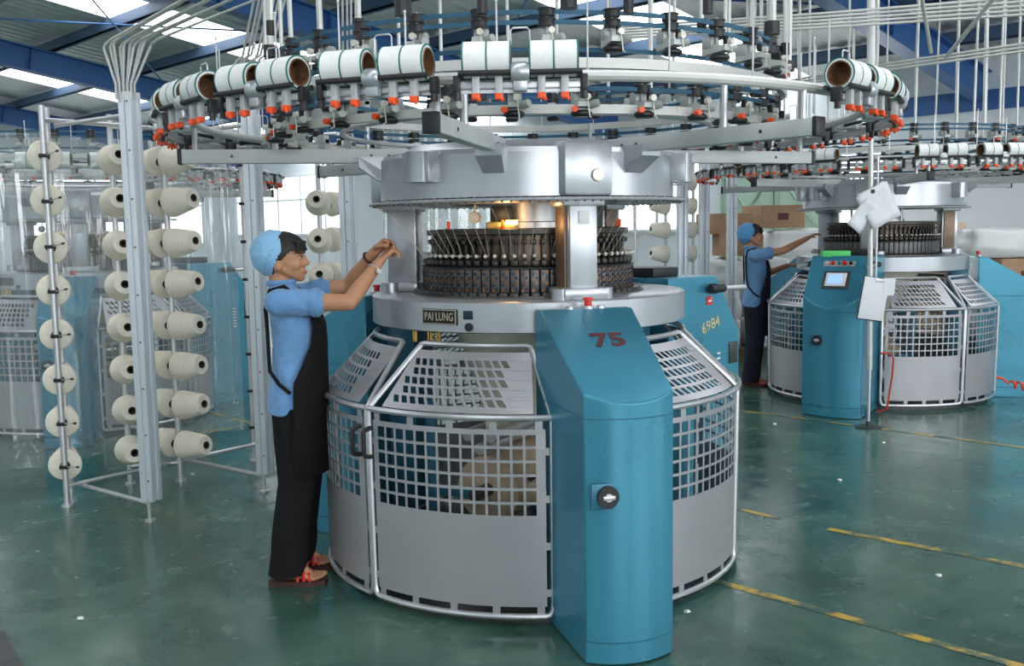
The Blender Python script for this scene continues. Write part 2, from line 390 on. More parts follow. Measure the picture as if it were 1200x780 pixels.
def wall_window(side, a0, a1, z0, z1, panes=4):
    """a window with frame and glowing panes set on the inner face of a wall"""
    global wi
    fr = MB(); d = 0.05
    def bx(mb, p0, p1, q0, q1, e0, e1):
        if side == 'back': hall_box(mb, U1 - e1, U1 - e0, p0, p1, q0, q1)
        elif side == 'left': hall_box(mb, p0, p1, V0 + e0, V0 + e1, q0, q1)
        elif side == 'front': hall_box(mb, U0 + e0, U0 + e1, p0, p1, q0, q1)
        else: hall_box(mb, p0, p1, V1 - e1, V1 - e0, q0, q1)
    t = 0.05
    bx(fr, a0 - t, a1 + t, z0 - t, z0, 0, d); bx(fr, a0 - t, a1 + t, z1, z1 + t, 0, d)
    step = (a1 - a0) / panes
    for i in range(panes + 1): bx(fr, a0 + i * step - t / 2, a0 + i * step + t / 2, z0, z1, 0, d)
    zm = z0 + (z1 - z0) * 0.6; bx(fr, a0, a1, zm - 0.02, zm + 0.02, 0, d)
    o = fr.build('window_%d' % wi, 'wall_white'); wi += 1; tag(o, None, None, None, 'structure')
    for i in range(panes):
        for q0, q1 in ((z0, zm - 0.02), (zm + 0.02, z1)):
            p = MB(); bx(p, a0 + i * step + t / 2, a0 + (i + 1) * step - t / 2, q0, q1, 0.004, 0.02)
            p.build('pane', {'back': 'window_far', 'left': 'window_far', 'front': 'window_front', 'right': 'window_light'}[side], o)
wall_window('back', -23.2, -18.2, 1.5, 2.85, 5)
wall_window('back', -10.6, -8.9, 1.5, 2.85, 2)
wall_window('left', 2.0, 7.0, 1.3, 2.9, 5)  # both left-wall windows are added to brighten the far left
wall_window('left', 8.0, 12.6, 1.3, 2.9, 5)
wall_window('front', -14.0, -7.5, 1.2, 3.6, 6)  # front-wall windows are added out of view as fill light
wall_window('front', -6.5, 0.0, 1.2, 3.6, 6)
wall_window('front', 1.0, 7.0, 1.2, 3.6, 6)
wall_window('right', -8.0, -1.0, 1.2, 4.2, 6)  # right-wall windows are unseen, added as light from the side
wall_window('right', 0.0, 6.0, 1.2, 4.2, 6)
wall_window('right', 7.0, 12.0, 1.2, 3.2, 5)
# bright doorway beside the green shutter
b = MB(); hall_box(b, U1 - 0.03, U1 - 0.01, -6.55, -5.95, 0.0, 2.5)
tag(b.build('window_%d' % wi, 'window_light'), None, None, None, 'structure')
fr = MB()
for a_, c_ in ((-6.63, -6.55), (-5.95, -5.87)): hall_box(fr, U1 - 0.08, U1 - 0.01, a_, c_, 0, 2.55)
hall_box(fr, U1 - 0.08, U1 - 0.01, -6.63, -5.87, 2.5, 2.58)
tag(fr.build('door_1', 'wall_white'), None, None, None, 'structure')
# green shutter door with braces
b = MB(); hall_box(b, U1 - 0.06, U1, -8.5, -6.68, 0, 2.45); dr = b.build('door_2', 'shutter_green'); tag(dr, None, None, None, 'structure')
for a_, c_ in ((-8.5, -7.6), (-7.56, -6.68)):
    fr = MB(); hall_box(fr, U1 - 0.10, U1 - 0.061, a_, a_ + 0.05, 0, 2.45); hall_box(fr, U1 - 0.10, U1 - 0.061, c_ - 0.05, c_, 0, 2.45)
    for z in (0.05, 1.2, 2.4): hall_box(fr, U1 - 0.10, U1 - 0.061, a_, c_, z - 0.025, z + 0.025)
    for z in (0.05, 1.2):
        for q0, q1 in ((a_, c_), (c_, a_)): fr.cyl(W(U1 - 0.08, q0, z), W(U1 - 0.08, q1, z + 1.15), 0.018, n=6)
    fr.build('door_brace', 'shutter_rib', dr)

# yellow floor lines along the aisles
def floor_line(name, x0, y0, x1, y1, wd, z=0.002):
    p = Vector((x0, y0, 0)); q = Vector((x1, y1, 0)); d = (q - p).normalized(); n = Vector((-d.y, d.x, 0)) * wd / 2
    mb = MB(); mb.add([p - n, q - n, q + n, p + n], [(0, 1, 2, 3)]); mb.add([p - n + Vector((0, 0, z)), q - n + Vector((0, 0, z)), q + n + Vector((0, 0, z)), p + n + Vector((0, 0, z))], [(0, 1, 2, 3)])
    tag(mb.build(name, 'line_yellow'), None, None, None, 'structure')
floor_line('trim_20', 0.86, 4.25, 2.45, 2.68, 0.05)
floor_line('trim_21', 1.62, 4.94, 3.9, 3.0, 0.05)
floor_line('trim_22', 1.25, 5.32, 1.42, 5.13, 0.045)
floor_line('trim_23', 1.1, 9.0, 5.2, 5.1, 0.045)
floor_line('trim_24', -2.9, 7.2, -1.2, 8.9, 0.05)
floor_line('trim_25', -3.4, 9.3, -1.5, 7.3, 0.05)

# hanging fluorescent lamps
lamp_spots = [(5.8, -0.5), (1.2, -5.6), (1.2, -1.2), (1.2, 3.5), (-3.0, -3.0), (-3.0, 1.5)]
for i, (u, v) in enumerate(lamp_spots):
    z = min(3.75, roof_z(u) - 0.75) if u < 9 else 3.3
    e = empty('fluorescent_lamp', W(u, v, z), R(-45)); tag(e, 'white fluorescent tube lamp hung from the corrugated roof', 'lamp', 'fluorescent lamps hung from the roof')
    b = MB(); b.box((0, 0, 0.03), (1.3, 0.14, 0.05), bev=0.01); b.box((0, 0, 0.065), (1.2, 0.07, 0.03)); b.build('lamp_body', 'white_plastic', e)
    for s_ in (-1, 1):
        b = MB(); b.cyl((-0.6, s_ * 0.035, -0.02), (0.6, s_ * 0.035, -0.02), 0.014, n=10); b.build('lamp_tube', 'tube_lamp', e)
        b = MB(); b.cyl((s_ * 0.45, 0, 0.07), (s_ * 0.45, 0, roof_z(u) - z - 0.02), 0.004, n=5); b.build('hanger', 'steel', e)
#PART3
# ================================================================== THE KNITTING MACHINE
COLS = (19, -101, 139)                 # angles of the three columns
LEGS = (14.5, -114, 133)               # angles of the three blue legs
ARMS = (-12, 40, -80, -132, 160, 108)  # arms that carry the feeder ring

def perforated(name, mapf, a0, a1, v0, v1, rows, ncol, mat_, parent, border=(0.05, 0.05), fill=0.72, shear=0.0, stagger=0.0, lower=None, gap=0.74):
    """a sheet with rows of real square holes; a in degrees, v in 0..1 of the strip; mapf(a, v) -> point"""
    mb = MB(); da = (a1 - a0)
    def quad(p, q, r_, s_, sub=1):
        for k in range(sub):
            t0, t1 = k / sub, (k + 1) / sub
            lerp = lambda A_, B_, t: (A_[0] + (B_[0] - A_[0]) * t, A_[1] + (B_[1] - A_[1]) * t)
            pts = [lerp(p, q, t0), lerp(p, q, t1), lerp(s_, r_, t1), lerp(s_, r_, t0)]
            mb.add([mapf(*x) for x in pts], [(0, 1, 2, 3)])
    n = 40
    hv0, hv1 = v0 + (v1 - v0) * border[1], v1 - (v1 - v0) * border[1]
    rh = (hv1 - hv0) / rows
    if lower is not None: quad((a0, lower), (a1, lower), (a1, hv0), (a0, hv0), n)
    else: quad((a0, v0), (a1, v0), (a1, hv0), (a0, hv0), n)
    quad((a0, hv1), (a1, hv1), (a1, v1), (a0, v1), n)
    ia0, ia1 = a0 + da * border[0], a1 - da * border[0]
    for k in range(rows):
        y0 = hv0 + k * rh; y1 = y0 + rh * gap
        if k < rows: quad((a0, y1), (a1, y1), (a1, y0 + rh), (a0, y0 + rh), n)
        cw = (ia1 - ia0) / ncol
        off = (stagger * cw if k % 2 else 0.0)
        nc = ncol - (1 if (stagger and k % 2) else 0) - (1 if shear else 0)
        lastb, lastt = a0, a0
        for c in range(nc):
            s0 = ia0 + off + c * cw; s1 = s0 + cw * fill
            b0, b1 = s0 + shear * cw, s1 + shear * cw
            quad((lastb, y0), (s0, y0), (b0, y1), (lastt, y1)); lastb, lastt = s1, b1
        quad((lastb, y0), (a1, y0), (a1, y1), (lastt, y1))
    o = mb.build(name, mat_, parent)
    bm = bmesh.new(); bm.from_mesh(o.data); bmesh.ops.remove_doubles(bm, verts=bm.verts[:], dist=0.0004); bmesh.ops.recalc_face_normals(bm, faces=bm.faces[:]); bm.to_mesh(o.data); bm.free()
    solid_now(o, 0.003)
    return o

R_BASE, R_SH, Z_SH, R_TOP, Z_TOP = 0.980, 0.990, 0.845, 0.735, 1.095
def vert_map(a, z): return pol(R_BASE + (R_SH - R_BASE) * z / Z_SH, a, z)
def slope_map(a, t): return pol(R_SH + (R_TOP - R_SH) * t, a, Z_SH + (Z_TOP - Z_SH) * t)

def guard_door(root, a0, a1, handle, slope_narrow=0.0, clear=False):
    """curved wire-framed guard door: frame tube, punched lower sheet, punched sloped sheet, handle"""
    r = 0.0125; P = []
    am, ag = 0.9, 2.0
    def arc(z, rr, x0, x1, n): return [pol(rr, x0 + (x1 - x0) * i / n, z) for i in range(n + 1)]
    t0, t1 = a0 + slope_narrow, a1 - slope_narrow
    zb = 0.045
    P += [pol(R_BASE, a0, zb + 0.05), pol(R_BASE, a0 + 0.25, zb + 0.02), pol(R_BASE, a0 + 0.9, zb + 0.004)]
    P += arc(zb, R_BASE, a0 + ag, a1 - ag, 16)
    P += [pol(R_BASE, a1 - 0.9, zb + 0.004), pol(R_BASE, a1 - 0.25, zb + 0.02), pol(R_BASE, a1, zb + 0.05)]
    P += [pol(R_SH, a1, Z_SH - 0.02), pol(R_SH - 0.006, a1, Z_SH), pol(R_SH - 0.03, a1 - slope_narrow * 0.1, Z_SH + 0.028)]
    P += [slope_map(t1, 0.9), slope_map(t1 - 0.5, 0.98)] + arc(Z_TOP, R_TOP, t1 - ag, t0 + ag, 12) + [slope_map(t0 + 0.5, 0.98), slope_map(t0, 0.9)]
    P += [pol(R_SH - 0.03, a0 + slope_narrow * 0.1, Z_SH + 0.028), pol(R_SH - 0.006, a0, Z_SH), pol(R_SH, a0, Z_SH - 0.02)]
    fb = MB(); fb.tube(P, r, 8, closed=True)
    fb.tube(arc(Z_SH, R_SH + 0.004, a0, a1, 18), r, 8)
    d = fb.build('guard_door', 'tube_steel', root)
    w = a1 - a0
    # lower sheet: solid below, holes above
    perforated('door_panel', lambda a, v: vert_map(a, v), a0 + 1.6, a1 - 1.6, 0.445, 0.80, 6, max(6, int(w / 3.3)), 'grey_panel', d, border=(0.035, 0.03), fill=0.80, lower=0.085, gap=0.80)
    perforated('sloped_panel', slope_map, a0 + 2.2 + slope_narrow * 0.5, a1 - 2.2 - slope_narrow * 0.5, 0.05, 0.90, 5, max(6, int(w / 3.7)) + 1, 'grey_panel', d, border=(0.07, 0.10), fill=0.68, shear=-0.5, stagger=0.5, gap=0.72)
    tb = MB()
    for k in range(4):
        for a, s_ in ((a0 + 0.9, 1), (a1 - 0.9, 1)):
            z = 0.14 + k * 0.19; M = RZ(a); tb.box((0, -(R_BASE + 0.001), z), (0.028, 0.004, 0.03), M)
    for k in range(5):
        a = a0 + 3 + (w - 6) * k / 4; M = RZ(a); tb.box((0, -R_BASE, 0.068), (0.03, 0.004, 0.04), M); tb.box((0, -R_SH + 0.002, Z_SH - 0.025), (0.03, 0.004, 0.05), M)
    tag(tb.build('panel_tab', 'grey_panel', d), None, None, None, 'stuff')
    if handle is not None:
        M = RZ(handle); hb = MB(); rr = R_SH + 0.005
        hb.tube([M @ Vector(p) for p in ((0, -rr, 0.765), (0, -rr - 0.035, 0.758), (0, -rr - 0.04, 0.75), (0, -rr - 0.04, 0.66), (0, -rr - 0.035, 0.65), (0, -rr, 0.643))], 0.010, 8)
        hb.build('handle', 'black_rubber', d)
    return d

def leg_cabinet(root, th, control):
    """blue sheet-metal leg: bowed front, sloping top; the control leg carries a screen"""
    if control: rb, rt, rf, zt, zs, w0, w1, bow = 0.78, 1.20, 1.42, 1.30, 0.98, 0.48, 0.48, 0.06
    else: rb, rt, rf, zt, zs, w0, w1, bow = 0.80, 0.865, 1.325, 1.25, 0.99, 0.39, 0.34, 0.055
    M = RZ(th); n = 10
    def front(i):  # bowed front edge, i in 0..n
        x = -w1 / 2 + w1 * i / n; return x, rf + bow * (1 - (2 * i / n - 1) ** 2)
    mb = MB()
    pts = []; zk = 0.085
    F = [front(i) for i in range(n + 1)]
    sl = (zt - zs) / (rf - rt)
    vs_ = []; 
    for (x, r_) in F: vs_.append((x, -r_, zk))
    for (x, r_) in F: vs_.append((x, -r_, zs + (0.0 if True else 0) - (r_ - rf) * sl))
    base = len(vs_)
    vs_ += [(-w0 / 2, -rt, zt), (w0 / 2, -rt, zt), (-w0 / 2, -rb, zt), (w0 / 2, -rb, zt), (-w0 / 2, -rb, zk), (w0 / 2, -rb, zk)]
    fs = [(i, i + 1, n + 1 + i + 1, n + 1 + i) for i in range(n)]
    fs.append(tuple([n + 1 + i for i in range(n + 1)]) + (base + 1, base))        # sloping top
    fs.append((base, base + 1, base + 3, base + 2))                                  # flat top
    fs.append((0, n + 1, base, base + 2, base + 4)); fs.append((n, base + 5, base + 3, base + 1, 2 * n + 1))
    fs.append((base + 4, base + 2, base + 3, base + 5)); fs.append(tuple(range(n, -1, -1)) + (base + 4, base + 5))
    mb.add(vs_, fs, M)
    o = mb.build('leg_cabinet', 'blue_paint', root, sharp=30)
    bv = o.modifiers.new('edge', 'BEVEL'); bv.width = 0.006; bv.segments = 2; bv.limit_method = 'ANGLE'; bv.angle_limit = R(30)
    # kick plinth, seam strips
    pb = MB(); poly = [(x * 0.985, -(r_ - 0.006)) for x, r_ in F] + [(w0 / 2 - 0.01, -rb - 0.02), (-w0 / 2 + 0.01, -rb - 0.02)]
    pb.prism(poly, 0.008, zk, M); pb.prism([(x * 0.96, -(r_ - 0.03) if i <= n else y) for i, (x, r_) in enumerate(F)] + [(w0 / 2 - 0.03, -rb - 0.04), (-w0 / 2 + 0.03, -rb - 0.04)], 0.0, 0.01, M)
    pb.build('plinth', 'blue_paint', o)
    sb = MB()
    for z in ((0.905,) if not control else (0.86,)):
        sb.tube([M @ Vector((x * 1.002, -(r_ + 0.0005), z)) for x, r_ in F], 0.0022, 6)
        for s_ in (-1, 1): sb.cyl(M @ Vector((s_ * w1 / 2, -rf, z)), M @ Vector((s_ * w0 / 2, -(rb + 0.1), z)), 0.0022, n=6)
    sb.build('seam', 'blue_trim', o)
    # lock
    lx = -0.10; lr = rf + bow * (1 - (2 * lx / w1) ** 2); lz = 0.63
    lb = MB(); lb.box((lx - 0.012, -lr - 0.002, lz), (0.095, 0.012, 0.095), M, bev=0.004); lb.build('lock_plate', 'blue_trim', o)
    lk = MB(); lk.cyl((lx, -lr - 0.004, lz), (lx, -lr - 0.022, lz), 0.040, n=24, M=M, mi=0); lk.box((lx, -lr - 0.026, lz), (0.046, 0.012, 0.016), M @ TR(0, 0, 0), 1, bev=0.004); lk.cyl((lx, -lr - 0.02, lz), (lx, -lr - 0.028, lz), 0.015, n=12, M=M, mi=1)
    lk.build('lock', ['black', 'steel'], o)
    slope_ang = math.atan2(zt - zs, rf - rt)
    MS = M @ TR(0, -rt, zt) @ Matrix.Rotation(slope_ang, 4, 'X')    # local: -y runs down the slope, z up from it
    if not control and abs(th - LEGS[0]) < 1:
        me = text_mesh('75', 0.118, 0.001, 'number', 'maroon_ink', 0.003); put(me, 'number', o, M=MS @ TR(0.025, -0.215, 0.0022) @ Matrix.Diagonal((1.2, 1.0, 1, 1)))
    if not control:
        bt = MB(); c = (0.015, -0.84, zt)
        bt.cyl((c[0], c[1], zt), (c[0], c[1], zt + 0.012), 0.022, n=16, M=M, mi=1); bt.cyl((c[0], c[1], zt + 0.012), (c[0], c[1], zt + 0.035), 0.015, n=16, M=M); bt.cyl((c[0], c[1], zt + 0.035), (c[0], c[1], zt + 0.046), 0.022, 0.019, n=16, M=M)
        bt.build('stop_button', ['red_plastic', 'steel'], o)
        hb = MB()
        for x in (-0.06, 0.07): hb.cyl((x, -0.835, zt), (x, -0.835, zt + 0.012), 0.016, n=12, M=M)
        hb.build('bolt', 'steel', o)
    else:
        L = math.hypot(zt - zs, rf - rt)
        db = MB(); db.box((0.0, -L * 0.60, 0.004), (0.215, 0.165, 0.012), MS, 0, bev=0.004); db.box((0.0, -L * 0.60, 0.011), (0.165, 0.125, 0.010), MS, 1, bev=0.003)
        p = db.build('display_panel', ['dark_metal', 'white_plastic'], o)
        s2 = MB(); s2.box((-0.005, -L * 0.595, 0.017), (0.115, 0.088, 0.004), MS); s2.build('screen', 'screen_blue', p)
        bb = MB(); bb.box((0.0, -L * 0.20, 0.003), (0.255, 0.05, 0.008), MS); bp = bb.build('button_strip', 'grey_paint', o)
        for x, m_, r_ in ((-0.095, 'knob_white', 0.013), (-0.05, 'red_plastic', 0.016), (0.0, 'spool_band', 0.012), (0.045, 'red_plastic', 0.018), (0.095, 'black', 0.013)):
            q = MB(); q.cyl((x, -L * 0.20, 0.006), (x, -L * 0.20, 0.03), r_, r_ * 0.9, n=14, M=MS); q.build('button', m_, bp)
        # guard rails either side, with black grips
        for s_ in (-1, 1):
            q = MB(); x = s_ * (w0 / 2 + 0.035)
            q.cyl((x, -(rt - 0.02), zt - 0.07), (x, -(rt + 0.22), zt - 0.075), 0.014, n=10, M=M, mi=1)
            q.cyl((x, -(rt - 0.10), zt - 0.07), (x, -(rt + 0.02), zt - 0.07), 0.022, n=12, M=M, mi=0); q.cyl((s_ * (w0 / 2 - 0.01), -(rt - 0.05), zt - 0.07), (x, -(rt - 0.05), zt - 0.07), 0.028, n=14, M=M, mi=0)
            q.build('guard_rail', ['black_rubber', 'steel'], o)
            g = MB(); x = s_ * (w0 / 2 + 0.004)
            g.box((x, -1.36, 0.86), (0.006, 0.075, 0.12), M, bev=0.002)
            for k in range(5): g.box((x + s_ * 0.004, -1.36, 0.82 + k * 0.02), (0.004, 0.066, 0.006), M)
            g.build('fan_grille', 'dark_metal', o)
            v_ = MB()
            for k in range(7): v_.box((x, -1.22, 0.70 + k * 0.028), (0.004, 0.03, 0.009), M)
            v_.build('vent_slot', 'white_plastic', o)
        st = MB(); x = -(w0 / 2 + 0.003); st.box((x, -1.135, 1.165), (0.003, 0.05, 0.045), M, 0); st.box((x - 0.002, -1.135, 1.165), (0.002, 0.03, 0.010), M, 1); st.box((x - 0.002, -1.15, 1.172), (0.002, 0.008, 0.022), M, 1)
        st.build('sticker', ['red_plastic', 'white_plastic'], o)
        me = text_mesh('6984', 0.085, 0.001, 'number', 'yellow_ink')
        put(me, 'number', o, M=M @ TR(-(w0 / 2 + 0.002), -1.15, 1.03) @ Matrix.Rotation(R(90), 4, 'Z') @ Matrix.Rotation(R(90), 4, 'X') @ Matrix.Rotation(R(180), 4, 'Y') @ Matrix.Rotation(R(14), 4, 'Z'))
        tb = MB(); tb.box((0.05, -0.94, zt + 0.025), (0.30, 0.22, 0.05), M, bev=0.008); tb.build('junction_box', 'black', o)
    return o

def build_machine():
    root = empty('knitting_machine')
    # ---- base and inner works
    b = MB(); b.lathe([(0.30, 0.0), (0.93, 0.0), (0.93, 0.03), (0.30, 0.03)], 40, closed_prof=True); b.build('base_plate', 'dark_metal', root)
    for th in LEGS[:2] + (128,):
        M = RZ(th); q = MB(); q.box((0, -0.66, 0.60), (0.20, 0.16, 1.14), M, bev=0.01); q.build('leg_post', 'blue_trim', root)
    # ---- bed ring (table)
    b = MB(); b.lathe([(0.42, 1.276), (0.735, 1.276), (0.744, 1.270), (0.744, 1.150), (0.735, 1.145), (0.42, 1.145)], 96, closed_prof=True); b.build('bed_ring', 'grey_cast', root)
    th = -31; M = RZ(th) @ TR(0, -0.7455, 1.212)
    q = MB(); q.box((0, 0.004, 0), (0.178, 0.012, 0.066), M, bev=0.002); pl = q.build('name_plate', 'plate_black', root)
    fr = MB()
    for z in (-0.029, 0.029): fr.box((0, -0.004, z), (0.17, 0.004, 0.003), M)
    for x in (-0.084, 0.084): fr.box((x, -0.004, 0), (0.003, 0.004, 0.06), M)
    fr.build('plate_border', 'plate_letters', pl)
    me = text_mesh('PAI LUNG', 0.046, 0.001, 'lettering', 'plate_letters')
    put(me, 'lettering', pl, M=M @ TR(0, -0.0045, -0.001) @ Matrix.Rotation(R(90), 4, 'X') @ Matrix.Diagonal((0.72, 1.05, 1, 1)))
    M = RZ(-20.5) @ TR(0, -0.745, 1.222); q = MB(); q.box((0, 0, 0), (0.042, 0.008, 0.036), M, bev=0.002); q.build('sticker', 'screw_blue', root)
    M = RZ(-20.2) @ TR(0, -0.745, 1.172); q = MB(); q.cyl((0, 0.004, 0), (0, -0.008, 0), 0.018, n=18, M=M); q.build('plug', 'black', root)
    for th in (-39, -35, -47):
        M = RZ(th) @ TR(0, -0.69, 1.12); q = MB()
        for x in (-0.008, 0.008): q.cyl((x, 0, -0.03), (x, 0, 0.03), 0.005, n=8, M=M)
        q.build('air_fitting', 'brass', root)
    # ---- columns
    for th in COLS:
        M = RZ(th); q = MB()
        q.box((0, -0.62, 1.30), (0.20, 0.19, 0.05), M, bev=0.012); q.cyl((0.09, -0.66, 1.276), (0.09, -0.66, 1.322), 0.045, n=20, M=M); q.cyl((-0.09, -0.66, 1.276), (-0.09, -0.66, 1.322), 0.045, n=20, M=M)
        q.box((0, -0.61, 1.50), (0.125, 0.15, 0.40), M, bev=0.010)
        q.box((0, -0.61, 1.685), (0.19, 0.17, 0.05), M, bev=0.012)
        c = q.build('column', 'grey_cast', root)
        q = MB(); q.box((-0.068, -0.60, 1.50), (0.012, 0.10, 0.36), M, bev=0.003); q.build('column_cover', 'brown_metal', c)
        q = MB(); q.box((0.0, -0.688, 1.615), (0.05, 0.006, 0.055), M, bev=0.002); q.build('switch_box', 'white_plastic', c)
    # ---- crown
    b = MB(); b.lathe([(0.20, 1.70), (0.665, 1.70), (0.69, 1.705), (0.69, 1.885), (0.675, 1.905), (0.60, 1.915), (0.56, 1.945), (0.20, 1.955)], 96, closed_prof=True)
    for th in COLS:
        M = RZ(th); b.box((0.0, -0.645, 1.812), (0.215, 0.20, 0.222), M, bev=0.016)
    cr = b.build('crown', 'grey_cast', root)
    b = MB(); b.lathe([(0.36, 1.685), (0.745, 1.685), (0.748, 1.690), (0.745, 1.698), (0.36, 1.698)], 96, closed_prof=True); b.build('yarn_guide_plate', 'grey_paint', root)
    b = MB()
    for k in range(120):
        M = RZ(k * 3); b.cyl((0, -0.725, 1.680), (0, -0.725, 1.703), 0.006, n=6, M=M)
    tag(b.build('guide_eyelet', 'dark_metal', root), 'ring of small dark yarn eyelets', None, None, 'stuff')
    for th in COLS:
        M = RZ(th); q = MB(); q.cyl((0.035, -0.744, 1.785), (0.035, -0.757, 1.785), 0.028, 0.024, n=24, M=M); q.build('cap_plug', 'knob_white', cr)
    for th in (-39, 75, -152, 100):
        M = RZ(th); q = MB(); q.box((0, -0.70, 1.835), (0.155, 0.11, 0.125), M, bev=0.006); q.lathe([(0.0, 1.772), (0.0775, 1.772), (0.0775, 1.898), (0.0, 1.898)], 24, M @ TR(0, -0.70, 0)); q.build('crown_boss', 'grey_cast', cr)
    for th in ARMS:
        M = RZ(th); q = MB(); q.add([(-0.055, -0.60, 1.91), (0.055, -0.60, 1.91), (0.055, -0.79, 1.91), (-0.055, -0.79, 1.91), (-0.055, -0.60, 1.80), (0.055, -0.60, 1.80), (0.045, -0.70, 1.80), (-0.045, -0.70, 1.80), (0.055, -0.79, 1.865), (-0.055, -0.79, 1.865)],
            [(0, 1, 2, 3), (0, 4, 5, 1), (4, 7, 6, 5), (7, 9, 8, 6), (9, 3, 2, 8), (0, 3, 9, 7, 4), (1, 5, 6, 8, 2)], M)
        q.build('arm_socket', 'grey_cast', cr)
        zo = 1.915; ro = 1.57
        q = MB(); MA = M @ TR(0, -0.55, zo); q.box((0, -(ro - 0.55) / 2, 0), (0.052, ro - 0.55, 0.062), MA, bev=0.003)
        ar = q.build('ring_arm', 'arm_paint', root)
        q = MB(); q.box((0, -(ro - 0.55) - 0.006, 0), (0.058, 0.02, 0.07), MA, bev=0.004); q.build('end_cap', 'black', ar)
        q = MB()
        for rr in (0.10, 0.18, 0.80): 
            for s_ in (-1, 1): q.cyl((0.0275 * s_, -rr, 0), (0.03 * s_, -rr, 0), 0.007, n=8, M=MA)
        q.build('arm_bolt', 'dark_metal', ar)
        q = MB(); q.cyl((0, -1.51, zo + 0.03), (0, -1.51, 2.06), 0.014, n=10, M=M); q.build('ring_post', 'tube_steel', root); q = MB(); q.cyl((0, -1.16, zo + 0.03), (0, -1.16, 2.17), 0.016, n=10, M=M); q.build('ring_post', 'tube_steel', root)
    # ---- centre drum and gauge
    b = MB(); b.lathe([(0.0, 1.56), (0.20, 1.56), (0.20, 1.60), (0.165, 1.605), (0.165, 1.70), (0.0, 1.70)], 40); b.build('centre_drum', 'steel', root)
    b = MB(); b.box((-0.12, -0.22, 1.64), (0.10, 0.08, 0.07), bev=0.006); b.build('drive_motor', 'black', root)
    b = MB(); b.box((-0.12, -0.22, 1.585), (0.13, 0.10, 0.04), bev=0.004); b.build('motor_bracket', 'brass', root)
    b = MB(); M = TR(-0.24, -0.27, 1.625); b.cyl((0, 0, 0), (-0.003, -0.02, 0), 0.026, n=24, M=M, mi=0); b.cyl((-0.003, -0.02, 0), (-0.0035, -0.023, 0), 0.023, n=24, M=M, mi=1); b.cyl((0, 0.0, 0.02), (0, 0.0, 0.07), 0.004, n=6, M=M)
    b.build('pressure_gauge', ['brass', 'knob_white'], root)
    for (x, y) in ((0.18, -0.20), (-0.02, 0.28), (0.3, 0.1)):
        b = MB(); b.cyl((x, y, 1.56), (x, y, 1.70), 0.012, n=8); b.build('drum_rod', 'steel', root)
    b = MB(); b.lathe([(0.0, 1.24), (0.43, 1.24), (0.43, 1.56), (0.40, 1.565), (0.0, 1.565)], 64); b.build('needle_cylinder', 'brown_metal', root)
    # ---- lower cam blocks
    NB = 72; cm = MB(); cm.box((0, -0.462, 1.345), (0.0375, 0.076, 0.104), bev=0.003); cam_me = cm.mesh('cam_block', 'cam_grey')
    sc = MB()
    for k, z in enumerate((1.310, 1.334, 1.358, 1.382)):
        for s_ in (-1, 1):
            sc.cyl((s_ * 0.0085, -0.499, z + s_ * 0.004), (s_ * 0.0085, -0.5045, z + s_ * 0.004), 0.0064, n=8, mi=(k + (s_ > 0)) % 2)
    sc_me = sc.mesh('cam_screw', ['copper', 'screw_blue'])
    toe = MB(); toe.box((0, -0.515, 1.287), (0.036, 0.05, 0.022), bev=0.003); toe_me = toe.mesh('clamp_toe', 'dark_metal')
    fg = MB(); fg.box((0, -0.445, 1.475), (0.012, 0.03, 0.115), bev=0.002); fg.box((0, -0.462, 1.515), (0.022, 0.03, 0.02), bev=0.003); fg.box((0, -0.475, 1.425), (0.028, 0.05, 0.024), bev=0.004); fg.cyl((0, -0.45, 1.53), (0, -0.45, 1.555), 0.006, n=8)
    fg_me = fg.mesh('yarn_finger', 'finger_grey')
    kn = MB(); kn.ball((0, -0.50, 1.455), 0.0095, 8, 6); kn.ball((0.004, -0.492, 1.424), 0.0085, 8, 6); kn.cyl((0, -0.47, 1.455), (0, -0.50, 1.455), 0.004, n=6); kn_me = kn.mesh('finger_knob', 'knob_white')
    for k in range(NB):
        rz = (0, 0, 2 * math.pi * (k + 0.5) / NB)
        o = put(cam_me, 'cam_block', root, rot=rz); put(sc_me, 'cam_screw', o); put(toe_me, 'clamp_toe', o)
        o = put(fg_me, 'yarn_finger', root, rot=rz); put(kn_me, 'finger_knob', o)
    b = MB(); b.lathe([(0.42, 1.545), (0.475, 1.545), (0.48, 1.55), (0.48, 1.57), (0.42, 1.575)], 72, closed_prof=True); b.build('dial_ring', 'finger_grey', root)
    b = MB(); b.lathe([(0.44, 1.398), (0.505, 1.398), (0.508, 1.405), (0.48, 1.413), (0.44, 1.413)], 72, closed_prof=True); b.build('cam_ring', 'dark_metal', root)
    b = MB(); b.lathe([(0.44, 1.276), (0.55, 1.276), (0.55, 1.285), (0.44, 1.292)], 72, closed_prof=True); b.build('cylinder_seat', 'dark_metal', root)
    # ---- threads from crown to needles
    b = MB(); rn = random.Random(3)
    for k in range(72):
        a = 5 * k + 1.5
        b.tube([pol(0.725, a, 1.69), pol(0.63, a + 0.6, 1.62), pol(0.51, a + rn.uniform(-2, 2), 1.46)], 0.0008, 4)
    tag(b.build('yarn_thread', 'yarn_thread', root), 'fine pale threads running down to the needles', None, None, 'stuff')
    for th, c in ((96, 'orange_plastic'), (82, 'orange_plastic'), (-55, 'orange_plastic'), (-15, 'orange_plastic'), (20, 'orange_plastic')):
        M = RZ(th); q = MB(); q.box((0, -0.44, 1.592), (0.012, 0.014, 0.036), M @ TR(0, 0, 0), bev=0.003); q.build('stop_flag', c, root)
    # work lamp inside the knitting head
    b = MB(); b.cyl((-0.10, -0.40, 1.600), (-0.05, -0.41, 1.600), 0.010, n=10); b.build('work_lamp', 'bulb', root)
    # ---- cloth: tube flattening towards the take-up roll, inside the guard
    n = 48; vs_ = []; fs = []
    rows = 9; ax = math.radians(62)
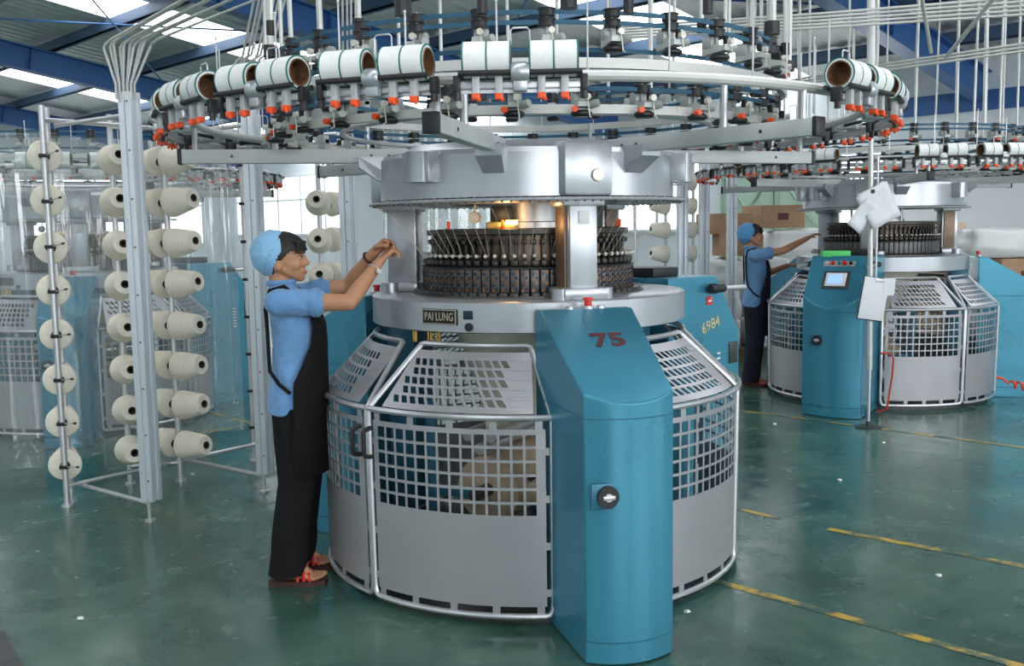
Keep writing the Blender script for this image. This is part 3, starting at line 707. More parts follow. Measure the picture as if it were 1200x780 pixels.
    for j in range(rows):
        t = j / (rows - 1); z = 1.24 - t * 0.62; 
        for i in range(n):
            a = 2 * math.pi * i / n; rx = 0.41 + 0.02 * t; ry = 0.41 * (1 - t) + 0.012
            x, y = rx * math.cos(a), ry * math.sin(a)
            vs_.append((x * math.cos(ax) - y * math.sin(ax), x * math.sin(ax) + y * math.cos(ax), z))
    fs = [(j * n + i, j * n + (i + 1) % n, (j + 1) * n + (i + 1) % n, (j + 1) * n + i) for j in range(rows - 1) for i in range(n)]
    b = MB(); b.add(vs_, fs); b.build('knitted_tube', 'fabric_cream', root)
    MX = Matrix.Rotation(R(62), 4, 'Z')
    b = MB(); b.cyl((-0.43, 0.0, 0.40), (0.43, 0.0, 0.40), 0.155, n=36, M=MX, mi=0); b.cyl((-0.55, 0, 0.40), (0.55, 0, 0.40), 0.03, n=16, M=MX, mi=1); b.build('cloth_roll', ['fabric_roll', 'dark_metal'], root)
    for s_ in (-1, 1):
        b = MB(); b.box((s_ * 0.52, 0.235, 0.42), (0.03, 0.05, 0.80), MX, bev=0.006); b.box((s_ * 0.52, 0.11, 0.40), (0.02, 0.24, 0.05), MX, bev=0.004); b.build('takeup_arm', 'blue_trim', root)
    for y, z in ((0.06, 0.66), (-0.06, 0.66), (0.0, 0.60)):
        b = MB(); b.cyl((-0.5, y, z), (0.5, y, z), 0.028, n=14, M=MX); b.build('takeup_roller', 'steel', root)
    b = MB(); b.cyl((-0.6, 0.30, 0.30), (0.6, 0.30, 0.30), 0.012, n=8, M=MX); b.cyl((-0.6, -0.30, 0.52), (0.6, -0.30, 0.52), 0.010, n=8, M=MX); b.build('tie_rod', 'black', root)
    # ---- guards
    guard_door(root, -43.5, 4.0, -42.4, 4.0)
    guard_door(root, -99.0, -44.2, -46.6, 4.0)
    guard_door(root, 25.5, 71.0, None, 4.0)
    guard_door(root, 71.6, 115.0, None, 4.0)
    guard_door(root, 149.0, 190.0, None, 4.0)
    guard_door(root, 190.6, 231.0, None, 4.0)
    # ---- blue legs
    leg_cabinet(root, LEGS[0], False); leg_cabinet(root, LEGS[1], False); leg_cabinet(root, LEGS[2], True)
    build_ring(root)
    return root

def ring_path(r, z, n, ph=0.0): return [pol(r, ph + 360 * i / n, z) for i in range(n)]

def build_ring(root):
    """yarn feeder ring above the machine"""
    NF = 30; st = 360 / NF
    for z, r, rr in ((2.155, 1.17, 0.018), (1.998, 1.14, 0.016)):
        b = MB(); k = 90
        b.lathe([(r - 0.014, z - rr), (r + 0.014, z - rr), (r + 0.014, z + rr), (r - 0.014, z + rr)], k, closed_prof=True); b.build('feeder_ring', 'ring_bar', root)
    b = MB(); b.tube(ring_path(0.86, 2.02, 48), 0.012, 8, closed=True); b.build('inner_ring', 'tube_steel', root)
    b = MB(); b.tube(ring_path(1.51, 2.060, 63), 0.019, 10, closed=True); b.build('outer_ring', 'ring_bar', root)
    # belts
    for z in (2.300, 2.335, 2.222, 2.070, 2.106):
        rb = 1.155 if z != 2.222 else 1.06
        b = MB(); P = ring_path(rb, z, NF, st / 2)
        b.lathe([(rb - 0.002, z - 0.008), (rb + 0.002, z - 0.008), (rb + 0.002, z + 0.008), (rb - 0.002, z + 0.008)], NF, closed_prof=True, M=RZ(st / 2)); b.build('drive_belt', 'belt_blue', root, sharp=80)
    # positive feeder: body, pulleys, wheel, disc, eyelet
    def feeder(z0, kind):
        bd = MB(); y = -1.14
        bd.add([(-0.022, y + 0.055, z0 + 0.012), (0.022, y + 0.055, z0 + 0.012), (0.022, y - 0.055, z0 + 0.022), (-0.022, y - 0.055, z0 + 0.022), (-0.022, y + 0.055, z0 + 0.062), (0.022, y + 0.055, z0 + 0.062), (0.018, y - 0.055, z0 + 0.040), (-0.018, y - 0.055, z0 + 0.040)],
               [(3, 2, 1, 0), (4, 5, 6, 7), (0, 1, 5, 4), (1, 2, 6, 5), (2, 3, 7, 6), (3, 0, 4, 7)])
        bd.box((0, y + 0.03, z0 + 0.06), (0.05, 0.05, 0.05), bev=0.008); bd.cyl((0, y, z0 + 0.05), (0, y, z0 + 0.15), 0.006, n=8)
        bd.cyl((0.03, y - 0.03, z0 + 0.03), (0.055, y - 0.05, z0 + 0.035), 0.016, 0.014, n=10)
        return bd.mesh('yarn_feeder', 'feeder_grey')
    def pulleys(z0):
        q = MB(); y = -1.14
        for z in (z0 + 0.090, z0 + 0.126): q.cyl((0, y, z - 0.012), (0, y, z + 0.012), 0.030, n=16); q.cyl((0, y, z + 0.012), (0, y, z + 0.015), 0.034, n=16)
        q.box((0.012, y - 0.035, z0 + 0.065), (0.014, 0.02, 0.03), bev=0.003)
        return q.mesh('belt_pulley', 'black')
    def disc(z0):
        q = MB(); y = -1.155; q.lathe([(0.0, z0 - 0.012), (0.030, z0 - 0.012), (0.038, z0 - 0.004), (0.038, z0 + 0.004), (0.026, z0 + 0.012), (0.0, z0 + 0.012)], 18, TR(0, y, 0)); return q.mesh('thread_wheel', 'black')
    def knob(z0):
        q = MB(); y = -1.20; q.cyl((-0.03, y + 0.02, z0 + 0.012), (-0.034, y - 0.004, z0 + 0.012), 0.011, n=10); return q.mesh('stop_light', 'orange_plastic')
    def eye(z0):
        q = MB(); y = -1.19; q.cyl((0.012, y, z0 + 0.055), (0.012, y - 0.018, z0 + 0.055), 0.012, n=10); q.tube([(0.012, y - 0.01, z0 + 0.05), (0.02, y - 0.012, z0 - 0.012), (0.02, y - 0.03, z0 - 0.02)], 0.0025, 5); return q.mesh('yarn_eyelet', 'knob_white')
    tiers = []
    for z0 in (2.208, 1.980): tiers.append((feeder(z0, 0), pulleys(z0), disc(z0), knob(z0), eye(z0)))
    rn = random.Random(5)
    for ti_, (f_, p_, d_, k_, e_) in enumerate(tiers):
        for i in range(NF):
            rz = (0, 0, R(i * st + (st / 2 if ti_ else 0) + 3))
            o = put(f_, 'yarn_feeder', root, rot=rz); put(p_, 'belt_pulley', o); put(d_, 'thread_wheel', o); put(e_, 'yarn_eyelet', o)
            if ti_ or rn.random() < 0.35: put(k_, 'stop_light', o)
    # pale yarn tubes that drop from overhead into the upper feeders
    for i in range(NF):
        a = i * st + 3 + rn.uniform(-2, 2); r = 1.14 + rn.uniform(-0.10, 0.22); q = MB(); top = 3.95 + rn.uniform(-0.05, 0.05); dx = rn.uniform(-0.04, 0.04)
        p = pol(r, a, 0); rad = 0.010 if i % 4 else 0.016
        q.tube([(p.x + dx * 0.4, p.y, 2.33), (p.x + dx, p.y, top), (p.x + dx - 0.03, p.y + 0.03, top + 0.05), (p.x + dx - 0.3, p.y + 0.3, top + 0.12)], rad, 8); t_ = q.build('yarn_tube', 'pale_tube', root)
        q = MB(); q.cyl((p.x + dx * 0.4, p.y, 2.31), (p.x + dx * 0.41, p.y, 2.36), rad * 1.9, n=10); q.build('tube_socket', 'black', t_)
    for i in range(0, 28):
        a = 360 / 28 * i + 8; r = 1.30 + 0.15 * rn.random(); p = pol(r, a, 0); q = MB(); h = rn.uniform(2.30, 2.42)
        q.cyl((p.x, p.y, 2.05), (p.x, p.y, h), 0.0035, n=6); q.ball((p.x, p.y, h), 0.006, 6, 5); q.build('guide_rod', 'steel', root)
    # spool carriers: motor housing, twin black rollers, sensor rail with sensors
    q = MB(); M0 = TR(0, -1.62, -0.012)
    q.lathe([(0.0, -0.028), (0.026, -0.028), (0.032, -0.018), (0.032, 0.018), (0.026, 0.028), (0.0, 0.028)], 20, M0 @ TR(0, -0.03, 2.063) @ Matrix.Rotation(R(90), 4, 'Y')); q.box((0, 0.03, 2.063), (0.05, 0.12, 0.045), M0, bev=0.01); q.box((0, -0.03, 2.030), (0.045, 0.03, 0.05), M0, bev=0.006); q.box((0, 0.07, 2.048), (0.03, 0.05, 0.03), M0, bev=0.004)
    mot = q.mesh('roller_motor', 'grey_cast')
    q = MB()
    for y in (-0.045, 0.045): q.cyl((-0.19, y, 2.061), (0.19, y, 2.061), 0.009, n=10, M=M0)
    rol = q.mesh('spool_roller', 'black_rubber')
    q = MB(); q.box((0, 0.0, 2.028), (0.38, 0.022, 0.022), M0, bev=0.002); q.box((0, 0.006, 2.012), (0.38, 0.012, 0.012), M0); 
    rail = q.mesh('sensor_rail', 'tube_steel')
    q = MB(); q.box((0.197, 0, 2.034), (0.022, 0.04, 0.05), M0, bev=0.004); q.cyl((0.197, -0.005, 1.985), (0.197, -0.005, 2.03), 0.012, n=8, M=M0)
    rc = q.mesh('rail_clamp', 'black')
    q = MB(); q.box((0, -0.022, 2.027), (0.024, 0.024, 0.056), M0, bev=0.003); q.box((0, -0.0345, 2.031), (0.006, 0.003, 0.022), M0); sen = q.mesh('thread_sensor', 'sensor_grey')
    q = MB(); q.box((0, -0.024, 1.992), (0.026, 0.028, 0.020), M0, bev=0.004); q.ball((0.010, -0.034, 1.982), 0.007, 6, 5, M0); tip = q.mesh('sensor_tip', 'orange_plastic')
    q = MB(); q.tube([(-0.03, 0.055, 2.06), (-0.03, 0.055, 2.205), (-0.022, 0.055, 2.212), (0.022, 0.055, 2.212), (0.03, 0.055, 2.205), (0.03, 0.055, 2.06)], 0.003, 6, M=M0); wire = q.mesh('spool_guard', 'steel')
    for i in range(22):
        if i in (1, 2): continue
        a = -1.5 + i * 360 / 22; rz = (0, 0, R(a))
        o = put(mot, 'roller_motor', root, rot=rz); put(rol, 'spool_roller', o); put(wire, 'spool_guard', o)
        o = put(rail, 'sensor_rail', root, rot=rz); put(rc, 'rail_clamp', o); put(rc, 'rail_clamp', o, loc=(-0.394 + 0.0, 0, 0))
        for x in (-0.137, -0.066, 0.066, 0.137):
            s_ = put(sen, 'thread_sensor', root, M=RZ(a) @ TR(x, 0, 0)); put(tip, 'sensor_tip', s_)

def spool_mesh():
    q = MB(); r = 0.0555; L = 0.074
    prof = [(0.044, -L), (r - 0.003, -L), (r, -L + 0.004), (r, -0.004), (r - 0.003, 0), (r, 0.004), (r, L - 0.004), (r - 0.003, L), (0.044, L)]
    q.lathe(prof, 28, Matrix.Rotation(R(90), 4, 'Y'), 0)
    a = q.mesh('yarn_spool', 'spool_white')
    q = MB(); MY = Matrix.Rotation(R(90), 4, 'Y')
    for z in (0.0,): q.lathe([(r - 0.004, z - 0.0022), (r + 0.0006, z - 0.0022), (r + 0.0006, z + 0.0022), (r - 0.004, z + 0.0022)], 28, MY, closed_prof=True)
    b_ = q.mesh('spool_band', 'spool_band')
    q = MB(); q.lathe([(0.040, -L - 0.003), (0.0445, -L - 0.003), (0.0445, L + 0.003), (0.040, L + 0.003)], 24, MY, closed_prof=True); q.cyl((-L * 0.2, 0, 0), (L * 0.2, 0, 0), 0.0405, n=20)
    c = q.mesh('spool_core', 'spool_core')
    return a, b_, c
SP = spool_mesh()

MAIN = (0.081, 4.726); SEC = (3.40, 9.05); THIRD = (-3.64, 8.46)
m1 = build_machine(); m1.location = (*MAIN, 0)
tag(m1, 'large grey and blue circular knitting machine numbered 75 with a punched metal guard', 'knitting machine')
TAB = index_children()
skipA = {'cam_screw', 'clamp_toe', 'yarn_eyelet', 'arm_bolt', 'yarn_thread', 'guide_eyelet', 'number', 'lettering', 'plate_border', 'sticker', 'tube_socket', 'work_lamp', 'stop_flag'}
m2 = copy_tree(m1, skipA, TAB); m2.location = (*SEC, 0); m2.rotation_euler = (0, 0, R(-168))
tag(m2, 'circular knitting machine whose blue control cabinet with a lit screen faces the aisle', 'knitting machine')
m3 = copy_tree(m1, skipA | {'thread_wheel', 'yarn_tube'}, TAB); m3.location = (*THIRD, 0)
tag(m3, 'circular knitting machine standing behind the yarn cone rack and clear plastic sheet', 'knitting machine')
# glow of the work lamp in the main machine's knitting head
ld = bpy.data.lights.new('work_lamp_light', 'POINT'); ld.energy = 1.6; ld.color = (1.0, 0.55, 0.2); ld.shadow_soft_size = 0.03
lo = bpy.data.objects.new('work_lamp_light', ld); COL.objects.link(lo); lo.parent = m1; lo.location = (-0.10, -0.44, 1.62)

def spools(mx, my, rot, idx, which, text, group, count=False):
    k = 0
    for i in idx:
        a = -1.5 + i * 360 / 22 + rot
        for s_ in which(i):
            M = TR(mx, my, 0) @ RZ(a) @ TR(s_ * 0.103, -1.62, 2.049 + 0.0455)
            o = put(SP[0], 'yarn_spool', None, M=M); [put(SP[1], 'spool_band', o, loc=(x_, 0, 0)) for x_ in (-0.073, 0, 0.073)]; put(SP[2], 'spool_core', o)
            tag(o, text % ORD[k] if count else text, 'spool', group); k += 1
both = lambda i: (-1, 1)
spools(*MAIN, 0, (0, -1, -2, -3, -4), lambda i: (1, -1) if i != -4 else (1,), 'white yarn spool, %s from the gap along the number 75 ring', 'white spools on the feeder ring of the number 75 machine', True)
spools(*MAIN, 0, (3, 4), both, 'white yarn spool, %s of four across the gap in the number 75 ring', 'white spools across the gap of the number 75 machine', True)
spools(*SEC, -168, (6, 7, 8, 10, 11), both, 'white yarn spool on the feeder ring over the machine with the lit screen', 'white spools over the machine with the lit screen')
spools(*THIRD, 0, (-3, -1, 1, 2), both, 'white yarn spool on the feeder ring of the machine behind the cone rack', 'white spools behind the cone rack')
#PART4
# ================================================================== YARN RACKS AND CONES
def cone_meshes():
    q = MB(); q.lathe([(0.024, 0.0), (0.084, 0.0), (0.092, 0.008), (0.092, 0.022), (0.064, 0.178), (0.058, 0.190), (0.022, 0.190)], 28, closed_prof=False); a = q.mesh('yarn_cone', 'yarn_cream', 50)
    q = MB(); q.lathe([(0.027, -0.006), (0.027, 0.004), (0.020, 0.004), (0.016, 0.186), (0.0225, 0.1905), (0.024, 0.196), (0.019, 0.197), (0.010, 0.18), (0.010, 0.0), (0.020, -0.006)], 18, closed_prof=True); c = q.mesh('cone_core', 'yarn_core')
    return a, c
CONE = cone_meshes()
def put_cone(p, d, label, group, spin=0.0):
    d = Vector(d).normalized(); M = Matrix.Translation(p) @ d.to_track_quat('Z', 'Y').to_matrix().to_4x4() @ RZ(spin)
    o = put(CONE[0], 'yarn_cone', None, M=M); put(CONE[1], 'cone_core', o); tag(o, label, 'yarn cone', group)

rack = empty('yarn_rack', (-2.1, 5.9, 0)); tag(rack, 'steel tube yarn rack with flat aluminium ducts holding columns of cream cones', 'yarn rack')
off = Vector((2.1, -5.9, 0))
def rk(x, y, z): return Vector((x, y, z)) + off
def post(x, y, z1, root=rack, r=0.017, f=rk):
    q = MB(); q.cyl(f(x, y, 0.0), f(x, y, z1), r, n=12); q.cyl(f(x, y, 0), f(x, y, 0.012), r * 1.9, n=14); return q.build('post', 'steel', root)
def duct(x, y, z0, z1, root=rack, f=rk, rz=R(-20), w_=0.080):
    q = MB(); M = Matrix.Translation(f(x, y, 0)) @ Matrix.Rotation(rz, 4, 'Z')
    q.box((-w_ * 0.26, 0, (z0 + z1) / 2), (w_ * 0.5, 0.035, z1 - z0), M, bev=0.003); q.box((w_ * 0.27, -0.004, (z0 + z1) / 2), (w_ * 0.45, 0.028, z1 - z0), M, bev=0.003); q.box((0, 0.05, (z0 + z1) / 2), (w_, 0.03, z1 - z0), M, bev=0.003); q.box((0.0, 0.025, (z0 + z1) / 2), (w_ * 0.85, 0.03, z1 - z0 - 0.02), M)
    o = q.build('aluminium_duct', 'aluminium', root)
    s = MB(); z = z0 + 0.12
    while z < z1 - 0.05: s.cyl((w_ * 0.25, -0.018, z), (w_ * 0.25, -0.022, z), 0.005, n=8, M=M); z += 0.255
    s.build('rivet', 'dark_metal', o); tag(s_last(), None, None, None, 'stuff')
    l_ = MB(); l_.cyl(f(x, y, 0.0), f(x, y, z0 + 0.05), 0.010, n=10); l_.cyl(f(x, y, 0), f(x, y, 0.01), 0.03, n=14); l_.build('duct_foot', 'steel', o)
    return o
def s_last(): return COL.objects[-1]
def rail(p, q_, root=rack, r=0.013, f=rk):
    m = MB(); m.cyl(f(*p), f(*q_), r, n=10); return m.build('rail', 'steel', root)
T1, T1b, T2, T3, T4 = (-2.615, 5.60), (-2.43, 6.08), (-2.135, 6.15), (-1.80, 6.68), (-1.36, 7.05)
D1, D2, D3 = (-2.015, 5.28), (-1.525, 5.85), (-1.07, 6.45)
for t in (T1, T1b, T2, T3, T4): post(*t, 2.30)
post(T1[0] - 0.02, T1[1] + 0.10, 2.30)
for t in (D1, D2, D3): duct(*t, 0.11, 2.32)
for z in (0.12, 2.22):
    rail((T1[0], T1[1], z), (T3[0] + 0.25, T3[1] + 0.27, z))
    for t, d in ((T1, D1), (T2, D2), (T3, D3)): rail((t[0] + 0.02, t[1] + 0.12, z - 0.02), (d[0], d[1], z - 0.02))
    rail((T1b[0], T1b[1], z), (T2[0], T2[1], z)); rail((T3[0], T3[1], z), (T4[0], T4[1], z))
LV = [0.235 + 0.255 * k for k in range(8)]
def column(t, d, name, group, levels, gap=0.035, pegs=True, dark=None):
    dv = Vector(d).normalized(); rn = random.Random(int(t[0] * 1000))
    for i, z in enumerate(levels):
        k = LV.index(z) if z in LV else i
        p = Vector((t[0], t[1], z)) + dv * gap + Vector((0, 0, rn.uniform(-0.006, 0.006)))
        put_cone(p, dv + Vector((rn.uniform(-0.04, 0.04), 0, 0.10 + rn.uniform(-0.03, 0.03))), 'cream yarn cone, %s from the floor %s' % (ORD[k], name), group, rn.uniform(0, 360))
        q = MB(); q.cyl(rk(t[0], t[1], z), rk(*(p + dv * 0.004)), 0.007, n=8); q.build('peg', 'dark_metal', rack)
column(T1, (-0.35, 0.90, 0), 'on the rack post farthest from the woman', 'cones on the rack post farthest from the woman', LV)
column(T1b, (0.50, -0.82, 0), 'tucked behind the front aluminium duct', 'cones tucked behind the front aluminium duct', LV)
column(T2, (-0.62, 0.55, 0), 'on the back of the middle rack post', 'cones on the back of the middle rack post', LV, 0.05)
column(T2, (0.86, -0.42, 0), 'pointing out in front of the middle rack post', 'cones in front of the middle rack post', LV)
column(T4, (0.10, -0.95, 0), 'on the rack post beside the woman', 'cones on the post beside the woman', LV[4:7])
column((T4[0] + 0.03, T4[1] + 0.1), (0.55, 0.7, 0), 'facing away on the rack post beside the woman', 'cones facing away beside the woman', LV[4:7])
# empty yarn pegs with black tips
for t, d in ((T1, (0.75, -0.60, 0.12)), (T3, (0.8, -0.5, 0.2))):
    dv = Vector(d).normalized()
    for z in LV:
        q = MB(); a = Vector((t[0], t[1], z)) - dv * 0.03; e = a + dv * 0.17; q.cyl(rk(*a), rk(*e), 0.0032, n=6, mi=1); q.cyl(rk(*e), rk(*(e + dv * 0.018)), 0.0065, n=8, mi=0); q.box(rk(t[0], t[1], z), (0.045, 0.045, 0.02), mi=0)
        q.build('empty_peg', ['black', 'steel'], rack)
# fans of yarn tubes from the ducts up and over to the machine
rn = random.Random(11)
for (dx_, dy_), n_, tgt in ((D1, 10, (-1.25, 4.93)), (D2, 7, (-1.25, 5.6)), (D3, 5, (-0.95, 6.2))):
    for i in range(n_):
        s_ = (i - (n_ - 1) / 2); q = MB(); x0, y0 = dx_ + s_ * 0.010, dy_ - 0.01 + 0.02 * (i % 2); x1 = dx_ + 0.02 + s_ * 0.026; z1 = 2.565 + 0.006 * (i % 3)
        ex, ey = tgt[0] + s_ * 0.022, tgt[1] + s_ * 0.03; ez = (2.77 if dx_ == D1[0] else 3.06) + 0.02 * (i % 3)
        q.tube([rk(x0, y0, 2.28), rk(x0, y0, 2.36), rk(x1, y0, z1 - 0.02), rk(x1 + 0.012, y0 - 0.004, z1), rk(x1 + 0.05, y0 - 0.02, z1 + 0.02), rk(ex, ey, ez), rk(ex + 0.02, ey, ez + 0.9)], 0.0075, 7); q.build('yarn_tube', 'pale_tube', rack)

# clear plastic sheet hung behind the rack
def film(name, p0, p1, z0, z1, waves, amp, label):
    p0 = Vector((*p0, 0)); p1 = Vector((*p1, 0)); d = (p1 - p0); n = Vector((-d.y, d.x, 0)).normalized(); k = 60; rn_ = random.Random(4)
    vs_ = []; zs = [z0 + (z1 - z0) * j / 8 for j in range(9)]
    for i in range(k + 1):
        t = i / k; o_ = amp * math.sin(t * waves * 2 * math.pi) + amp * 0.6 * math.sin(t * waves * 5.1 + 1)
        for j, z in enumerate(zs): vs_.append(p0 + d * t + n * (o_ * (1.15 - 0.4 * j / 8)) + Vector((0, 0, z)))
    m = MB(); m.add(vs_, [(i * 9 + j, (i + 1) * 9 + j, (i + 1) * 9 + j + 1, i * 9 + j + 1) for i in range(k) for j in range(8)])
    o = m.build(name, 'plastic_film', None, sharp=180); solid(o, 0.0008); tag(o, label, 'plastic sheet')
    return o
film('plastic_curtain', (-3.35, 5.75), (-2.02, 7.22), 0.12, 2.2, 7, 0.035, 'clear plastic curtain hanging behind the yarn cone rack')
film('plastic_curtain', (-0.95, 7.45), (0.2, 8.4), 0.12, 2.6, 7, 0.04, 'clear plastic curtain hanging behind the number 75 machine')

# second rack, far side, behind the number 75 machine
rack2 = empty('yarn_rack', (2.1, 10.6, 0)); tag(rack2, 'far yarn rack with pale ducts in front of the stacked white bales', 'yarn rack')
def rk2(x, y, z): return Vector((x - 2.1, y - 10.6, z))
for x, y in ((1.66, 10.55), (1.99, 10.75), (1.30, 10.3)): post(x, y, 2.35, rack2, 0.016, rk2)
for x, y in ((1.78, 10.15), (2.06, 10.45), (2.49, 11.05)): duct(x, y, 0.1, 2.35, rack2, rk2, R(10), 0.10)
for z in (0.12, 2.25): rail((1.30, 10.3, z), (2.49, 11.05, z), rack2, 0.013, rk2)
for t, nm, gr in (((1.70, 10.5), 'on the far rack post nearer machine 75', 'cones on the far rack post nearest the number 75 machine'), ((2.03, 10.75), 'on the far rack post beside the bales', 'cones on the far rack post beside the bales')):
    for k in range(4, 8):
        z = LV[k]; dv = Vector((-0.92, -0.25, 0.12)).normalized(); p = Vector((t[0], t[1], z)) + dv * 0.03
        put_cone(p, dv, 'cream yarn cone, %s from the floor %s' % (ORD[k], nm), gr, k * 40)
        q = MB(); q.cyl(rk2(t[0] - 0.0, t[1], z), rk2(*(p + dv * 0.004)), 0.007, n=8); q.build('peg', 'dark_metal', rack2)

# ================================================================== PEOPLE
def cap_prim(mb, p0, r0, p1, r1, n=14):
    p0 = Vector(p0); p1 = Vector(p1); mb.cyl(p0, p1, r0, r1, n=n); mb.ball(p0, r0, n, 10); mb.ball(p1, r1, n, 10)
def chain(mb, pts):
    for (p, r), (q, s) in zip(pts, pts[1:]): cap_prim(mb, p, r, q, s)
def remesh(mb, name, vox, mat_, smooth=6, keep=None):
    me = mb.mesh(name + '_raw', mat_); o = bpy.data.objects.new(name, me); COL.objects.link(o)
    m = o.modifiers.new('r', 'REMESH'); m.mode = 'VOXEL'; m.voxel_size = vox; m.use_smooth_shade = True
    if smooth: s_ = o.modifiers.new('s', 'SMOOTH'); s_.factor = 0.5; s_.iterations = smooth
    bpy.context.view_layer.update()
    me2 = bpy.data.meshes.new_from_object(o.evaluated_get(bpy.context.evaluated_depsgraph_get()))
    bpy.data.objects.remove(o); bpy.data.meshes.remove(me)
    me2.name = name; me2.materials.clear(); me2.materials.append(MATS[mat_]); me2.polygons.foreach_set('use_smooth', [True] * len(me2.polygons))
    if keep is not None:
        bm = bmesh.new(); bm.from_mesh(me2); bmesh.ops.delete(bm, geom=[f for f in bm.faces if not keep(f.calc_center_median())], context='FACES'); bm.to_mesh(me2); bm.free()
    return me2
def loft(mb, rings, n=28):
    vs_ = []
    for z, cx, rx, ry in rings: vs_ += [(cx + rx * math.cos(2 * math.pi * i / n), ry * math.sin(2 * math.pi * i / n), z) for i in range(n)]
    k = len(rings); fs = [(j * n + i, j * n + (i + 1) % n, (j + 1) * n + (i + 1) % n, (j + 1) * n + i) for j in range(k - 1) for i in range(n)]
    fs += [tuple(range(n - 1, -1, -1)), tuple(range((k - 1) * n, k * n))]; mb.add(vs_, fs)
def hand(mb, w, d, nrm, thumb, curl=35, pinch=1.0):
    w = Vector(w); d = Vector(d).normalized(); nrm = Vector(nrm); nrm = (nrm - d * nrm.dot(d)).normalized(); s = d.cross(nrm) * thumb
    for k, (lat, ln, cl) in enumerate(((0.027, 0.062, 1.15), (0.009, 0.070, 1.0), (-0.009, 0.065, 1.1), (-0.026, 0.052, 1.25))):
        base = w + s * lat * 0.55 + d * 0.008; kn = w + d * (0.078 - abs(lat - 0.009) * 0.18) + s * lat
        cap_prim(mb, base, 0.0125, kn, 0.0105, 10)
        p = kn; ang = 0.0; r = 0.0088
        for f in (0.45, 0.30, 0.25):
            ang += R(curl * cl); dr = d * math.cos(ang) + nrm * math.sin(ang); q = p + dr * (ln * f) + s * (0.0025 if k == 0 else -0.001 * k)
            cap_prim(mb, p, r, q, r - 0.001, 10); p = q; r -= 0.001
    a = w + d * 0.018 + s * 0.022; b_ = a + (d * 0.55 + s * 0.62 + nrm * 0.35).normalized() * 0.038; c = b_ + (d * 0.85 + s * 0.05 + nrm * 0.55).normalized() * 0.030; e = c + (d * 0.9 - s * 0.25 + nrm * 0.45).normalized() * 0.024
    cap_prim(mb, a, 0.014, b_, 0.0115, 10); cap_prim(mb, b_, 0.011, c, 0.0095, 10); cap_prim(mb, c, 0.0095, e, 0.0075, 10)

def foot(mb, x, y, z=0.022):
    chain(mb, (((x - 0.045, y, z + 0.032), 0.031), ((x + 0.02, y, z + 0.030), 0.030), ((x + 0.085, y, z + 0.022), 0.024))); chain(mb, (((x + 0.0, y, z + 0.075), 0.033), ((x + 0.07, y + 0.004, z + 0.034), 0.026)))
    cap_prim(mb, (x + 0.085, y + 0.022, z + 0.020), 0.020, (x + 0.085, y - 0.022, z + 0.018), 0.017)
    for k, (dy, ln, r) in enumerate(((0.030, 0.070, 0.0125), (0.012, 0.066, 0.0095), (-0.003, 0.058, 0.009), (-0.017, 0.048, 0.0085), (-0.030, 0.036, 0.008))):
        cap_prim(mb, (x + 0.085, y + dy, z + 0.016), r + 0.002, (x + 0.085 + ln, y + dy * 1.15, z + r), r, 8)

